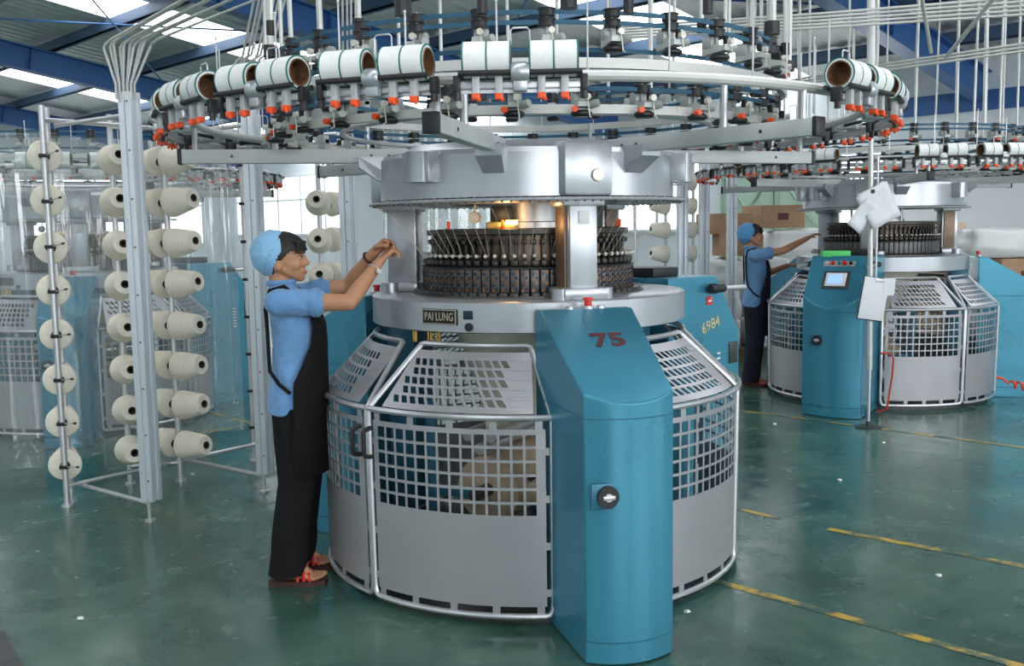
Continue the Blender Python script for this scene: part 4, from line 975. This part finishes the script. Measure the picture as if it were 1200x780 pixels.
def build_person(loc, rz, arms, feet, label, vox=0.005, cloth='black_cloth', head_yaw=0.0, cap_mats=('cap_blue', 'cap_blue')):
    """arms: (shoulder, elbow, wrist, hand direction, palm normal, thumb sign, curl) for each side"""
    root = empty('person', loc, rz); tag(root, label, 'person')
    b = MB()
    HM = TR(0, 0, 0)
    # head with face
    b.ball((0.000, 0, 1.472), (0.094, 0.074, 0.088), 24, 16); b.ball((0.035, 0, 1.435), (0.064, 0.060, 0.070), 20, 14); b.ball((0.058, 0, 1.400), (0.042, 0.044, 0.042), 18, 12)
    b.ball((0.072, 0, 1.375), (0.026, 0.026, 0.022), 14, 10); b.ball((0.070, 0, 1.488), (0.026, 0.052, 0.026), 16, 10)
    for s in (-1, 1):
        cap_prim(b, (0.0, s * 0.052, 1.418), 0.020, (0.062, s * 0.018, 1.380), 0.018, 12); b.ball((0.060, s * 0.036, 1.430), (0.030, 0.024, 0.028), 14, 10)
        b.ball((-0.008, s * 0.078, 1.432), (0.019, 0.012, 0.031), 16, 12); b.ball((0.006, s * 0.074, 1.430), (0.010, 0.010, 0.022), 10, 8)
    chain(b, (((0.088, 0, 1.468), 0.010), ((0.102, 0, 1.446), 0.011), ((0.108, 0, 1.436), 0.0125)))
    for s in (-1, 1): b.ball((0.102, s * 0.011, 1.432), 0.009, 10, 8)
    b.ball((0.092, 0, 1.402), (0.013, 0.022, 0.010), 12, 8); b.ball((0.088, 0, 1.392), (0.014, 0.020, 0.009), 12, 8)
    cap_prim(b, (-0.018, 0, 1.400), 0.048, (-0.012, 0, 1.300), 0.052)
    # trunk and legs (under the clothes)
    loft(b, [(0.84, 0.03, 0.085, 0.13), (1.0, 0.035, 0.075, 0.11), (1.2, 0.035, 0.08, 0.125), (1.28, 0.01, 0.065, 0.135), (1.33, 0.0, 0.04, 0.06)])
    for (fx, fy), s in zip(feet, (-1, 1)):
        chain(b, (((0.03, s * 0.075, 0.88), 0.075), ((0.045, s * 0.08 * 0.5 + fy * 0.5, 0.48), 0.048), ((fx, fy, 0.12), 0.035))); foot(b, fx, fy)
    for sh, el, wr, hd, pn, th, cu in arms:
        sh = Vector(sh); el = Vector(el); wr = Vector(wr); m1_ = el + (wr - el) * 0.3
        chain(b, ((sh, 0.046), (sh + (el - sh) * 0.5, 0.042), (el, 0.036), (m1_, 0.037), (el + (wr - el) * 0.75, 0.029), (wr, 0.0245), (wr + Vector(hd).normalized() * 0.02, 0.022)))
        hand(b, wr + Vector(hd).normalized() * 0.012, hd, pn, th, cu)
    put(remesh(b, 'body', vox, 'skin', 4), 'body', root)
    # shirt with short sleeves
    torso = [(0.775, 0.030, 0.118, 0.172), (0.83, 0.030, 0.122, 0.172), (0.92, 0.034, 0.106, 0.150), (1.00, 0.038, 0.100, 0.140), (1.08, 0.046, 0.104, 0.143), (1.16, 0.046, 0.107, 0.150), (1.23, 0.032, 0.098, 0.156), (1.285, 0.012, 0.080, 0.150), (1.318, 0.000, 0.066, 0.105), (1.345, -0.008, 0.060, 0.066), (1.362, -0.010, 0.057, 0.058)]
    b = MB(); loft(b, torso)
    for sh, el, *_ in arms:
        sh = Vector(sh); el = Vector(el); d = (el - sh); chain(b, ((sh + Vector((-0.01, 0, 0)), 0.062), (sh + d * 0.25, 0.061), (sh + d * 0.50, 0.059)))
    sh_o = put(remesh(b, 'shirt', vox * 1.4, 'shirt_blue', 3), 'shirt', root)
    tx = bpy.data.textures.get('folds') or bpy.data.textures.new('folds', 'CLOUDS'); tx.noise_scale = 0.07
    dm = sh_o.modifiers.new('folds', 'DISPLACE'); dm.texture = tx; dm.strength = 0.014; dm.mid_level = 0.5
    for sh, el, *_ in arms:                                     # sleeve cuffs
        sh = Vector(sh); el = Vector(el); d = (el - sh); c0 = sh + d * 0.46; q = MB(); q.tube([c0, c0 + d * 0.05, c0 + d * 0.10], [0.0625, 0.064, 0.063], 24); put(q.mesh('sleeve_cuff', 'shirt_blue'), 'sleeve_cuff', root)
    q = MB(); q.tube([Vector((-0.012 + 0.060 * math.cos(a), 0.063 * math.sin(a), 1.352 + 0.006 * math.cos(a))) for a in [2 * math.pi * i / 24 for i in range(24)]], 0.011, 8, closed=True); put(q.mesh('collar', 'shirt_blue'), 'collar', root)
    # trousers
    b = MB(); b.ball((0.03, 0, 0.85), (0.104, 0.146, 0.12), 24, 14)
    for (fx, fy), s in zip(feet, (-1, 1)):
        chain(b, (((0.032, s * 0.078, 0.82), 0.092), ((0.040, s * 0.078 * 0.6 + fy * 0.4, 0.62), 0.090), ((0.042, s * 0.04 + fy * 0.5, 0.46), 0.082), ((fx + 0.010, fy, 0.22), 0.082), ((fx + 0.006, fy, 0.14), 0.084), ((fx - 0.014, fy, 0.03), 0.082)))
    me = remesh(b, 'trousers', vox * 1.6, cloth, 5, keep=lambda c: c.z > 0.048)
    put(me, 'trousers', root)
    # apron: front cloth with side edges, and straps
    rg = [(0.50, 0.04, 0.128, 0.185, 80), (0.62, 0.040, 0.126, 0.185, 88), (0.76, 0.040, 0.130, 0.192, 80), (0.86, 0.040, 0.134, 0.190, 80), (0.92, 0.046, 0.130, 0.176, 82), (1.00, 0.050, 0.126, 0.160, 66), (1.08, 0.056, 0.122, 0.158, 50), (1.16, 0.056, 0.118, 0.160, 42), (1.22, 0.046, 0.110, 0.160, 38)]
    n = 20; vs_ = []
    for z, cx, rx, ry, ph in rg: vs_ += [(cx + rx * math.cos(R(-ph + 2 * ph * i / n)), ry * math.sin(R(-ph + 2 * ph * i / n)), z) for i in range(n + 1)]
    q = MB(); q.add(vs_, [(j * (n + 1) + i, j * (n + 1) + i + 1, (j + 1) * (n + 1) + i + 1, (j + 1) * (n + 1) + i) for j in range(len(rg) - 1) for i in range(n)])
    ap = put(q.mesh('apron', cloth, 180), 'apron', root); solid(ap, 0.006, 1.0)
    for s in (-1, 1):
        q = MB(); q.tube([(0.118, s * 0.085, 1.225), (0.085, s * 0.085, 1.285), (0.02, s * 0.085, 1.338), (-0.045, s * 0.08, 1.322), (-0.066, s * 0.08, 1.24), (-0.060, s * 0.088, 1.14), (-0.056, s * 0.098, 1.04), (-0.045, s * 0.135, 0.97), (0.0, s * 0.160, 0.915), (0.05, s * 0.182, 0.88)], 0.0085, 8); q.build('apron_strap', cloth, ap)
    # hair
    q = MB(); q.ball((0.0, 0, 1.474), (0.104, 0.082, 0.097), 96, 72)
    hm = q.mesh('hair', 'hair', 180); bm = bmesh.new(); bm.from_mesh(hm)
    def hk(c):
        if c.z < 1.385: return False
        if c.x > 0.05: return c.z > 1.492
        if c.x > 0.012: return c.z > 1.452 + (c.x - 0.012) * 1.05
        if c.x > -0.030: return c.z > 1.452
        return True
    bmesh.ops.delete(bm, geom=[f for f in bm.faces if not hk(f.calc_center_median())], context='FACES'); bm.to_mesh(hm); bm.free()
    ho = put(hm, 'hair', root); solid(ho, 0.008, 1.0)
    for k in range(7):                                          # fringe
        y = -0.054 + 0.018 * k; q = MB(); q.tube([(0.060, y, 1.548 - abs(y) * 0.3), (0.086, y * 1.05, 1.525), (0.098 - abs(y) * 0.35, y * 1.1, 1.495), (0.094 - abs(y) * 0.35, y * 1.12, 1.478)], [0.012, 0.012, 0.009, 0.003], 8); q.build('hair_lock', 'hair', ho)
    # cap: gathered crown and band
    def cap_piece(name, rad, lo, hi, m_):
        q = MB(); q.ball((-0.040, 0, 1.480), rad, 80, 60); me_ = q.mesh(name, m_, 180); bm_ = bmesh.new(); bm_.from_mesh(me_)
        def s_(c): return (c.x + 0.048) - (c.z - 1.385) * 0.52
        bmesh.ops.delete(bm_, geom=[f for f in bm_.faces if not (lo < s_(f.calc_center_median()) < hi)], context='FACES'); bm_.to_mesh(me_); bm_.free()
        o = put(me_, name, root); solid(o, 0.005, 1.0); return o
    co = cap_piece('cap', (0.098, 0.098, 0.100), -1, -0.03, cap_mats[0])
    dm = co.modifiers.new('folds', 'DISPLACE'); t2 = bpy.data.textures.get('gather') or bpy.data.textures.new('gather', 'CLOUDS'); t2.noise_scale = 0.05; dm.texture = t2; dm.strength = 0.014
    bo = cap_piece('cap_band', (0.1005, 0.0985, 0.098), -0.036, 0.004, cap_mats[1])
    # eyes, brows, lips
    for s in (-1, 1):
        q = MB(); q.ball((0.0835, s * 0.031, 1.462), (0.009, 0.0125, 0.0050), 12, 8, mi=0); q.ball((0.0872, s * 0.032, 1.462), (0.0065, 0.0075, 0.0058), 12, 8, mi=1); q.tube([(0.094, s * 0.018, 1.463), (0.0945, s * 0.030, 1.4685), (0.082, s * 0.0445, 1.464)], 0.0016, 6, mi=1); q.build('eye', ['eye_white', 'black'], root)
        q = MB(); q.tube([(0.094, s * 0.016, 1.478), (0.093, s * 0.030, 1.481), (0.082, s * 0.046, 1.477)], [0.002, 0.003, 0.0015], 6); q.build('eyebrow', 'hair', root)
    q = MB(); q.tube([(0.092, -0.020, 1.398), (0.104, -0.008, 1.401), (0.105, 0, 1.400), (0.104, 0.008, 1.401), (0.092, 0.020, 1.398)], [0.002, 0.004, 0.0045, 0.004, 0.002], 8); q.tube([(0.091, -0.016, 1.396), (0.101, 0, 1.392), (0.091, 0.016, 1.396)], [0.002, 0.0045, 0.002], 8); q.build('lips', 'lip', root)
    # sandals
    for fx, fy in feet:
        out = [(-0.088, -0.030), (-0.080, -0.040), (0.0, -0.040), (0.08, -0.050), (0.13, -0.046), (0.165, -0.020), (0.172, 0.015), (0.160, 0.040), (0.10, 0.048), (0.0, 0.038), (-0.080, 0.038), (-0.088, 0.028)]
        q = MB(); q.prism([(fx + x, fy + y) for x, y in out], 0.0, 0.022); so = q.build('sandal', 'sandal_sole', root)
        for k in (0.0, 0.030, 0.058):
            q = MB(); q.tube([(fx + 0.045 + k, fy - 0.044, 0.024), (fx + 0.050 + k * 0.7, fy - 0.026, 0.062 - k * 0.25), (fx + 0.055 + k * 0.6, fy, 0.076 - k * 0.3), (fx + 0.055 + k * 0.7, fy + 0.026, 0.066 - k * 0.25), (fx + 0.05 + k, fy + 0.042, 0.024)], 0.0075, 8); q.build('sandal_strap', 'red_plastic', so)
    return root
p1 = build_person((-1.015, 4.38, 0), R(0),
    (((0.02, -0.150, 1.272), (0.315, -0.155, 1.268), (0.425, -0.035, 1.425), (0.62, 0.30, 0.72), (0.55, 0.35, -0.45), 1, 46),
     ((0.02, 0.150, 1.272), (0.265, 0.155, 1.325), (0.400, 0.040, 1.475), (0.75, -0.28, 0.55), (0.45, -0.45, -0.50), -1, 46)),
    ((-0.005, -0.105), (-0.005, 0.105)), 'woman in light blue cap, shirt and black apron threading yarn at the number 75 machine')
w_ = empty('wristwatch', (-1.015, 4.38, 0)); tag(w_, 'thin silver bracelet watch on the woman at the number 75 machine', 'watch')
def bracelet(root, el, wr, t, r, rad, m_, nm):
    el = Vector(el); wr = Vector(wr); d = (wr - el).normalized(); c = el + (wr - el) * t; a = d.orthogonal().normalized(); e = d.cross(a); q = MB()
    q.tube([c + a * (r * math.cos(x)) + e * (r * math.sin(x)) for x in [2 * math.pi * i / 20 for i in range(20)]], rad, 6, closed=True); return q.build(nm, m_, root)
bracelet(w_, (0.315, -0.155, 1.268), (0.425, -0.035, 1.425), 0.88, 0.0285, 0.0035, 'steel', 'watch_strap')
q = MB(); q.cyl((0.435, -0.085, 1.395), (0.440, -0.093, 1.398), 0.012, n=16); q.build('watch_face', 'steel', w_)
b2 = empty('bracelet', (-1.015, 4.38, 0)); tag(b2, 'dark band round the far wrist of the woman at the number 75 machine', 'bracelet')
bracelet(b2, (0.265, 0.155, 1.325), (0.400, 0.040, 1.475), 0.84, 0.030, 0.006, 'sandal_sole', 'band')
p2 = build_person((2.33, 9.52, 0), R(-6),
    (((0.02, -0.150, 1.272), (0.27, -0.16, 1.315), (0.495, -0.12, 1.425), (0.85, 0.10, 0.45), (0.25, 0.1, -0.9), 1, 22),
     ((0.02, 0.150, 1.272), (0.17, 0.20, 1.08), (0.36, 0.16, 1.16), (0.95, 0.0, 0.1), (0.1, -0.2, -0.9), -1, 28)),
    ((0.0, -0.09), (0.02, 0.09)), 'woman in deep blue cap and navy apron reaching up behind the lit screen cabinet', 0.008, 'navy_cloth', 0, ('cap_deep', 'cap_deep'))

# ================================================================== BALES, CARTONS, STAND, HOSES, LITTER
from mathutils import noise
def bale(c, d, seed, label, group, m_='bale_plastic'):
    bm = bmesh.new(); bmesh.ops.create_cube(bm, size=1.0); bmesh.ops.subdivide_edges(bm, edges=bm.edges[:], cuts=9, use_grid_fill=True)
    for v in bm.verts:
        p = v.co.copy(); s = p.normalized() * 0.62; q_ = p.lerp(s, 0.22)
        nz = noise.noise(Vector((p.x * 3 + seed, p.y * 3, p.z * 3))) * 0.06 + noise.noise(Vector((p.x * 9 + seed, p.y * 9, p.z * 9))) * 0.025
        q_ += q_.normalized() * nz; v.co = Vector((q_.x * d[0], q_.y * d[1], max(-0.5, q_.z) * d[2]))
    me = bpy.data.meshes.new('wrapped_bale'); bm.to_mesh(me); bm.free(); me.materials.append(MATS[m_]); me.polygons.foreach_set('use_smooth', [True] * len(me.polygons))
    o = put(me, 'wrapped_bale', None, loc=(c[0], c[1], c[2] + d[2] / 2), rot=(0, 0, R(-3 + seed * 7 % 7))); tag(o, label, 'bale', group); return o
def carton(c, d, rz, label, pale=False, tape=True, mark=False):
    e = empty('carton', c, R(rz)); tag(e, label, 'box', 'cartons stacked by the back wall')
    q = MB(); q.box((0, 0, d[2] / 2), d, bev=0.004); q.build('carton_body', 'cardboard_pale' if pale else 'cardboard', e)
    q = MB(); q.box((0, 0, d[2] + 0.001), (d[0] * 1.002, 0.05, 0.002)); q.box((d[0] / 2 + 0.001, 0, d[2] * 0.85), (0.002, 0.05, d[2] * 0.3)); q.build('packing_tape', 'cardboard_pale', e)
    if mark:
        q = MB(); q.box((0, -d[1] / 2 - 0.001, d[2] * 0.5), (d[0] * 0.25, 0.002, d[2] * 0.3)); q.build('printed_mark', 'maroon_ink', e)
def pallet(c, d, label):
    e = empty('pallet', c); tag(e, label, 'pallet')
    for k in range(6): q = MB(); q.box((-d[0] / 2 + d[0] * (k + 0.5) / 6, 0, 0.12), (d[0] / 6 - 0.03, d[1], 0.02)); q.build('plank', 'brown_metal', e)
    for y in (-1, 0, 1): q = MB(); q.box((0, y * (d[1] / 2 - 0.05), 0.055), (d[0], 0.09, 0.11)); q.build('bearer', 'brown_metal', e)
pallet((2.76, 11.75, 0), (1.15, 0.95), 'low dark pallet under the bales beside the far yarn rack')
row = ['bottom', 'middle', 'top']
for r_ in range(3):
    for c_ in range(2):
        bale((2.45 + c_ * 0.53 + 0.02 * r_, 11.70 + 0.06 * (r_ % 2), 0.13 + r_ * 0.350), (0.46, 0.68, 0.335), 3 * r_ + c_ * 5 + 1, 'white plastic-wrapped bale in the %s row, on the %s side of the pallet' % (row[r_], ('yarn rack', 'green shutter')[c_]), 'plastic-wrapped bales by the far yarn rack')
pallet((3.80, 12.45, 0), (0.95, 0.85), 'low dark pallet under the bales in front of the green shutter')
for r_ in range(3): bale((3.72, 12.45, 0.13 + r_ * 0.460), (0.98, 0.75, 0.435), 21 + r_ * 4, 'large white wrapped bale in the %s layer before the green shutter' % row[r_], 'large bales before the green shutter')
carton((2.66, 11.55, 1.205), (0.46, 0.40, 0.25), 12, 'open-printed brown carton lying on the small white bales', mark=False)
carton((2.55, 11.75, 1.457), (0.54, 0.42, 0.24), 16, 'brown carton stacked on another carton above the white bales')
carton((3.30, 12.40, 1.515), (0.62, 0.45, 0.28), 18, 'dark-marked brown carton on top of the large white bales', mark=True)
for r_ in range(3): carton((5.52, 10.95, r_ * 0.385), (0.70, 0.60, 0.383), 8 + r_ * 5, 'brown carton, %s of the pile beyond the machine with the lit screen' % row[r_], mark=(r_ == 2))
bale((5.40, 10.95, 1.157), (0.80, 0.66, 0.32), 40, 'white wrapped bale lying on the brown carton pile', 'bale on the carton pile')
carton((5.22, 12.1, 0.0), (0.5, 0.5, 1.55), 5, 'tall white carton standing behind the brown carton pile', True)

# pole with clipboard and papers beside the screen cabinet
SX, SY = 2.735, 7.44
stand = empty('pole_stand', (SX, SY, 0)); tag(stand, 'thin steel pole on a flat foot beside the lit screen cabinet', 'pole')
q = MB(); q.lathe([(0.0, 0.0), (0.10, 0.0), (0.10, 0.008), (0.02, 0.014), (0.02, 0.05), (0.0, 0.05)], 24); q.build('foot_plate', 'dark_metal', stand)
q = MB(); q.cyl((0, 0, 0.01), (0, 0, 0.55), 0.011, n=12); q.build('lower_tube', 'steel', stand)
q = MB(); q.cyl((0, 0, 0.45), (-0.03, 0, 2.25), 0.020, n=14); q.build('pole_tube', 'pale_tube', stand)
q = MB(); q.cyl((-0.03, 0, 2.2), (-0.06, 0, 3.5), 0.030, n=14); q.build('upper_duct', 'white_plastic', stand)
q = MB(); q.cyl((0.035, 0.01, 0.9), (0.03, 0.01, 2.05), 0.009, n=10); q.build('side_rod', 'steel', stand)
def sheet(pts, th, name, m_, root=None):
    q = MB(); q.add(pts, [(0, 1, 2, 3)] if len(pts) == 4 else [tuple(range(len(pts)))]); o = q.build(name, m_, root); solid(o, th); return o
cb = empty('clipboard', (SX, SY - 0.04, 0)); tag(cb, 'clipboard with pale papers hung on the pole beside the lit screen cabinet', 'clipboard')
q = MB(); MC = TR(0.0, 0, 0.995) @ Matrix.Rotation(R(9), 4, 'Y') @ Matrix.Rotation(R(14), 4, 'Z'); q.box((0, 0, 0), (0.225, 0.008, 0.33), MC, bev=0.002); q.build('board', 'black', cb)
q = MB(); q.box((0, -0.008, 0.002), (0.215, 0.006, 0.318), MC, bev=0.001); q.build('paper', 'paper', cb)
q = MB(); q.box((0.02, -0.013, 0.145), (0.07, 0.008, 0.025), MC, bev=0.003); q.build('clip', 'steel', cb)
q = MB(); q.box((0.115, -0.012, 0.10), (0.10, 0.002, 0.13), MC @ Matrix.Rotation(R(-4), 4, 'Y'), bev=0.0); q.build('loose_page', 'paper', cb)
pp = empty('paper_sheaf', (SX - 0.05, SY - 0.04, 0)); tag(pp, 'sheaf of white papers in a plastic cover clipped high on the steel pole', 'papers')
for k, (rot, dx, dz, sx, sz) in enumerate(((-24, 0.075, 1.70, 0.24, 0.28), (-30, 0.07, 1.695, 0.245, 0.28), (38, -0.045, 1.62, 0.14, 0.24))):
    q = MB(); M = TR(dx, -0.004 * k, dz) @ Matrix.Rotation(R(rot), 4, 'Y') @ Matrix.Rotation(R(6 * k), 4, 'Z'); n = 6; vs_ = []
    for j in range(n + 1):
        for i in range(n + 1): x, z = (i / n - 0.5) * sx, (j / n - 0.5) * sz; vs_.append(M @ Vector((x, -0.012 * math.sin(i / n * 3) - 0.006 * math.cos(j), z)))
    q.add(vs_, [(j * (n + 1) + i, j * (n + 1) + i + 1, (j + 1) * (n + 1) + i + 1, (j + 1) * (n + 1) + i) for j in range(n) for i in range(n)]); o = q.build('page', 'paper', pp); solid(o, 0.002)
q = MB(); q.box((0.02, -0.012, 1.80), (0.03, 0.03, 0.03), bev=0.004); q.build('spring_clip', 'black', pp)
q = MB(); q.box((0, 0, 0.02), (0.22, 0.16, 0.05), bev=0.004); o = q.build('green_box', 'green_sheet', None, (2.70, 8.18, 1.296), (0, 0, R(-10))); tag(o, 'bright green flat box lying on top of the lit screen cabinet', 'box')
# air hoses at the second machine
q = MB(); q.tube([(3.02, 7.98, 0.50), (3.08, 7.97, 0.505), (3.12, 7.96, 0.46), (3.115, 7.96, 0.34), (3.09, 7.95, 0.18), (3.07, 7.95, 0.04), (3.0, 7.98, 0.012)], 0.008, 8); o = q.build('air_hose', 'red_hose'); tag(o, 'thin red air hose hanging against the guard of the machine with the lit screen', 'hose')
P = []
for i in range(70):
    t = i / 69; a = t * 2 * math.pi * 11; x = 4.18 + 0.62 * t; z = 0.20 - 0.10 * t + 0.0; P.append((x + 0.0, 8.15 - 0.12 * t + 0.03 * math.cos(a), max(0.045, z + 0.03 * math.sin(a))))
P = [(4.10, 8.22, 0.25), (4.14, 8.19, 0.24)] + P + [(4.85, 8.0, 0.02), (5.0, 7.9, 0.012)]
q = MB(); q.tube(P, 0.010, 7); o = q.build('coiled_hose', 'orange_plastic'); tag(o, 'coiled orange air hose beside the blue leg of the machine with the lit screen', 'hose')
# overhead tube bundles for the second machine
bun = empty('tube_bundle', (2.6, 6.9, 2.9)); tag(bun, 'bundle of pale overhead yarn tubes with slanting struts under the roof', 'tubes')
def ob(x, y, z): return Vector((x - 2.6, y - 6.9, z - 2.9))
for k in range(5):
    q = MB(); q.tube([ob(0.75, 7.6, 2.98 + 0.02 * k), ob(2.2, 7.1, 2.94 + 0.024 * k), ob(5.5, 6.0, 2.90 + 0.035 * k)], 0.010, 7); q.build('yarn_tube', 'pale_tube', bun)
for k in range(3):
    q = MB(); q.tube([ob(1.7, 8.2, 2.60 + 0.02 * k), ob(2.75, 7.2, 2.66 + 0.022 * k), ob(5.2, 6.3, 2.86 + 0.03 * k)], 0.010, 7); q.build('yarn_tube', 'pale_tube', bun)
for a_, c_ in (((2.62, 6.5, 3.25), (2.95, 7.0, 2.74)), ((3.45, 6.5, 3.0), (3.6, 6.8, 2.76)), ((3.15, 6.4, 3.05), (3.05, 7.0, 2.7))):
    q = MB(); q.cyl(ob(*a_), ob(*c_), 0.014, n=8); q.build('strut', 'pale_tube', bun)
for (x, y) in ((0.78, 7.6), (5.4, 6.05), (2.0, 7.15), (4.9, 6.4)):
    q = MB(); q.cyl(ob(x, y, 2.98), ob(x, y, roof_z(S2 * (x + y)) - 0.02), 0.006, n=6); q.build('hanger', 'steel', bun)
# steel floor plate at the aisle edge
q = MB(); q.prism([(-2.05, 3.78), (-1.72, 3.32), (-2.6, 2.9), (-2.9, 3.4)], 0.0, 0.012); o = q.build('floor_plate', 'dark_metal'); tag(o, 'dark steel plate lying on the green floor by the aisle', 'plate')
# lint scraps
lint_at = [(-2.113, 6.302, 'by the feet of the yarn cone rack'), (-1.80, 3.906, 'near the dark steel floor plate'), (2.00, 5.89, 'on the aisle between the yellow lines'), (2.06, 7.615, 'by the plinth of the lit screen cabinet'), (1.887, 4.235, 'beside the dashed yellow line'), (0.70, 3.87, 'at the plinth of the number 75 cabinet'), (2.65, 6.9, 'on the aisle before the pole stand'), (-2.35, 5.75, 'under the yarn cone rack')]
for k, (x, y, t) in enumerate(lint_at):
    bm = bmesh.new(); bmesh.ops.create_icosphere(bm, subdivisions=2, radius=0.013)
    for v in bm.verts: v.co *= 1 + 0.6 * noise.noise(v.co * 60 + Vector((k * 3, 0, 0))); v.co.z = max(-0.005, v.co.z * 0.5)
    me = bpy.data.meshes.new('lint_scrap'); bm.to_mesh(me); bm.free(); me.materials.append(MATS['lint'])
    o = put(me, 'lint_scrap', None, loc=(x, y, 0.005)); tag(o, 'small scrap of white lint %s' % t, 'lint', 'lint scraps on the floor')
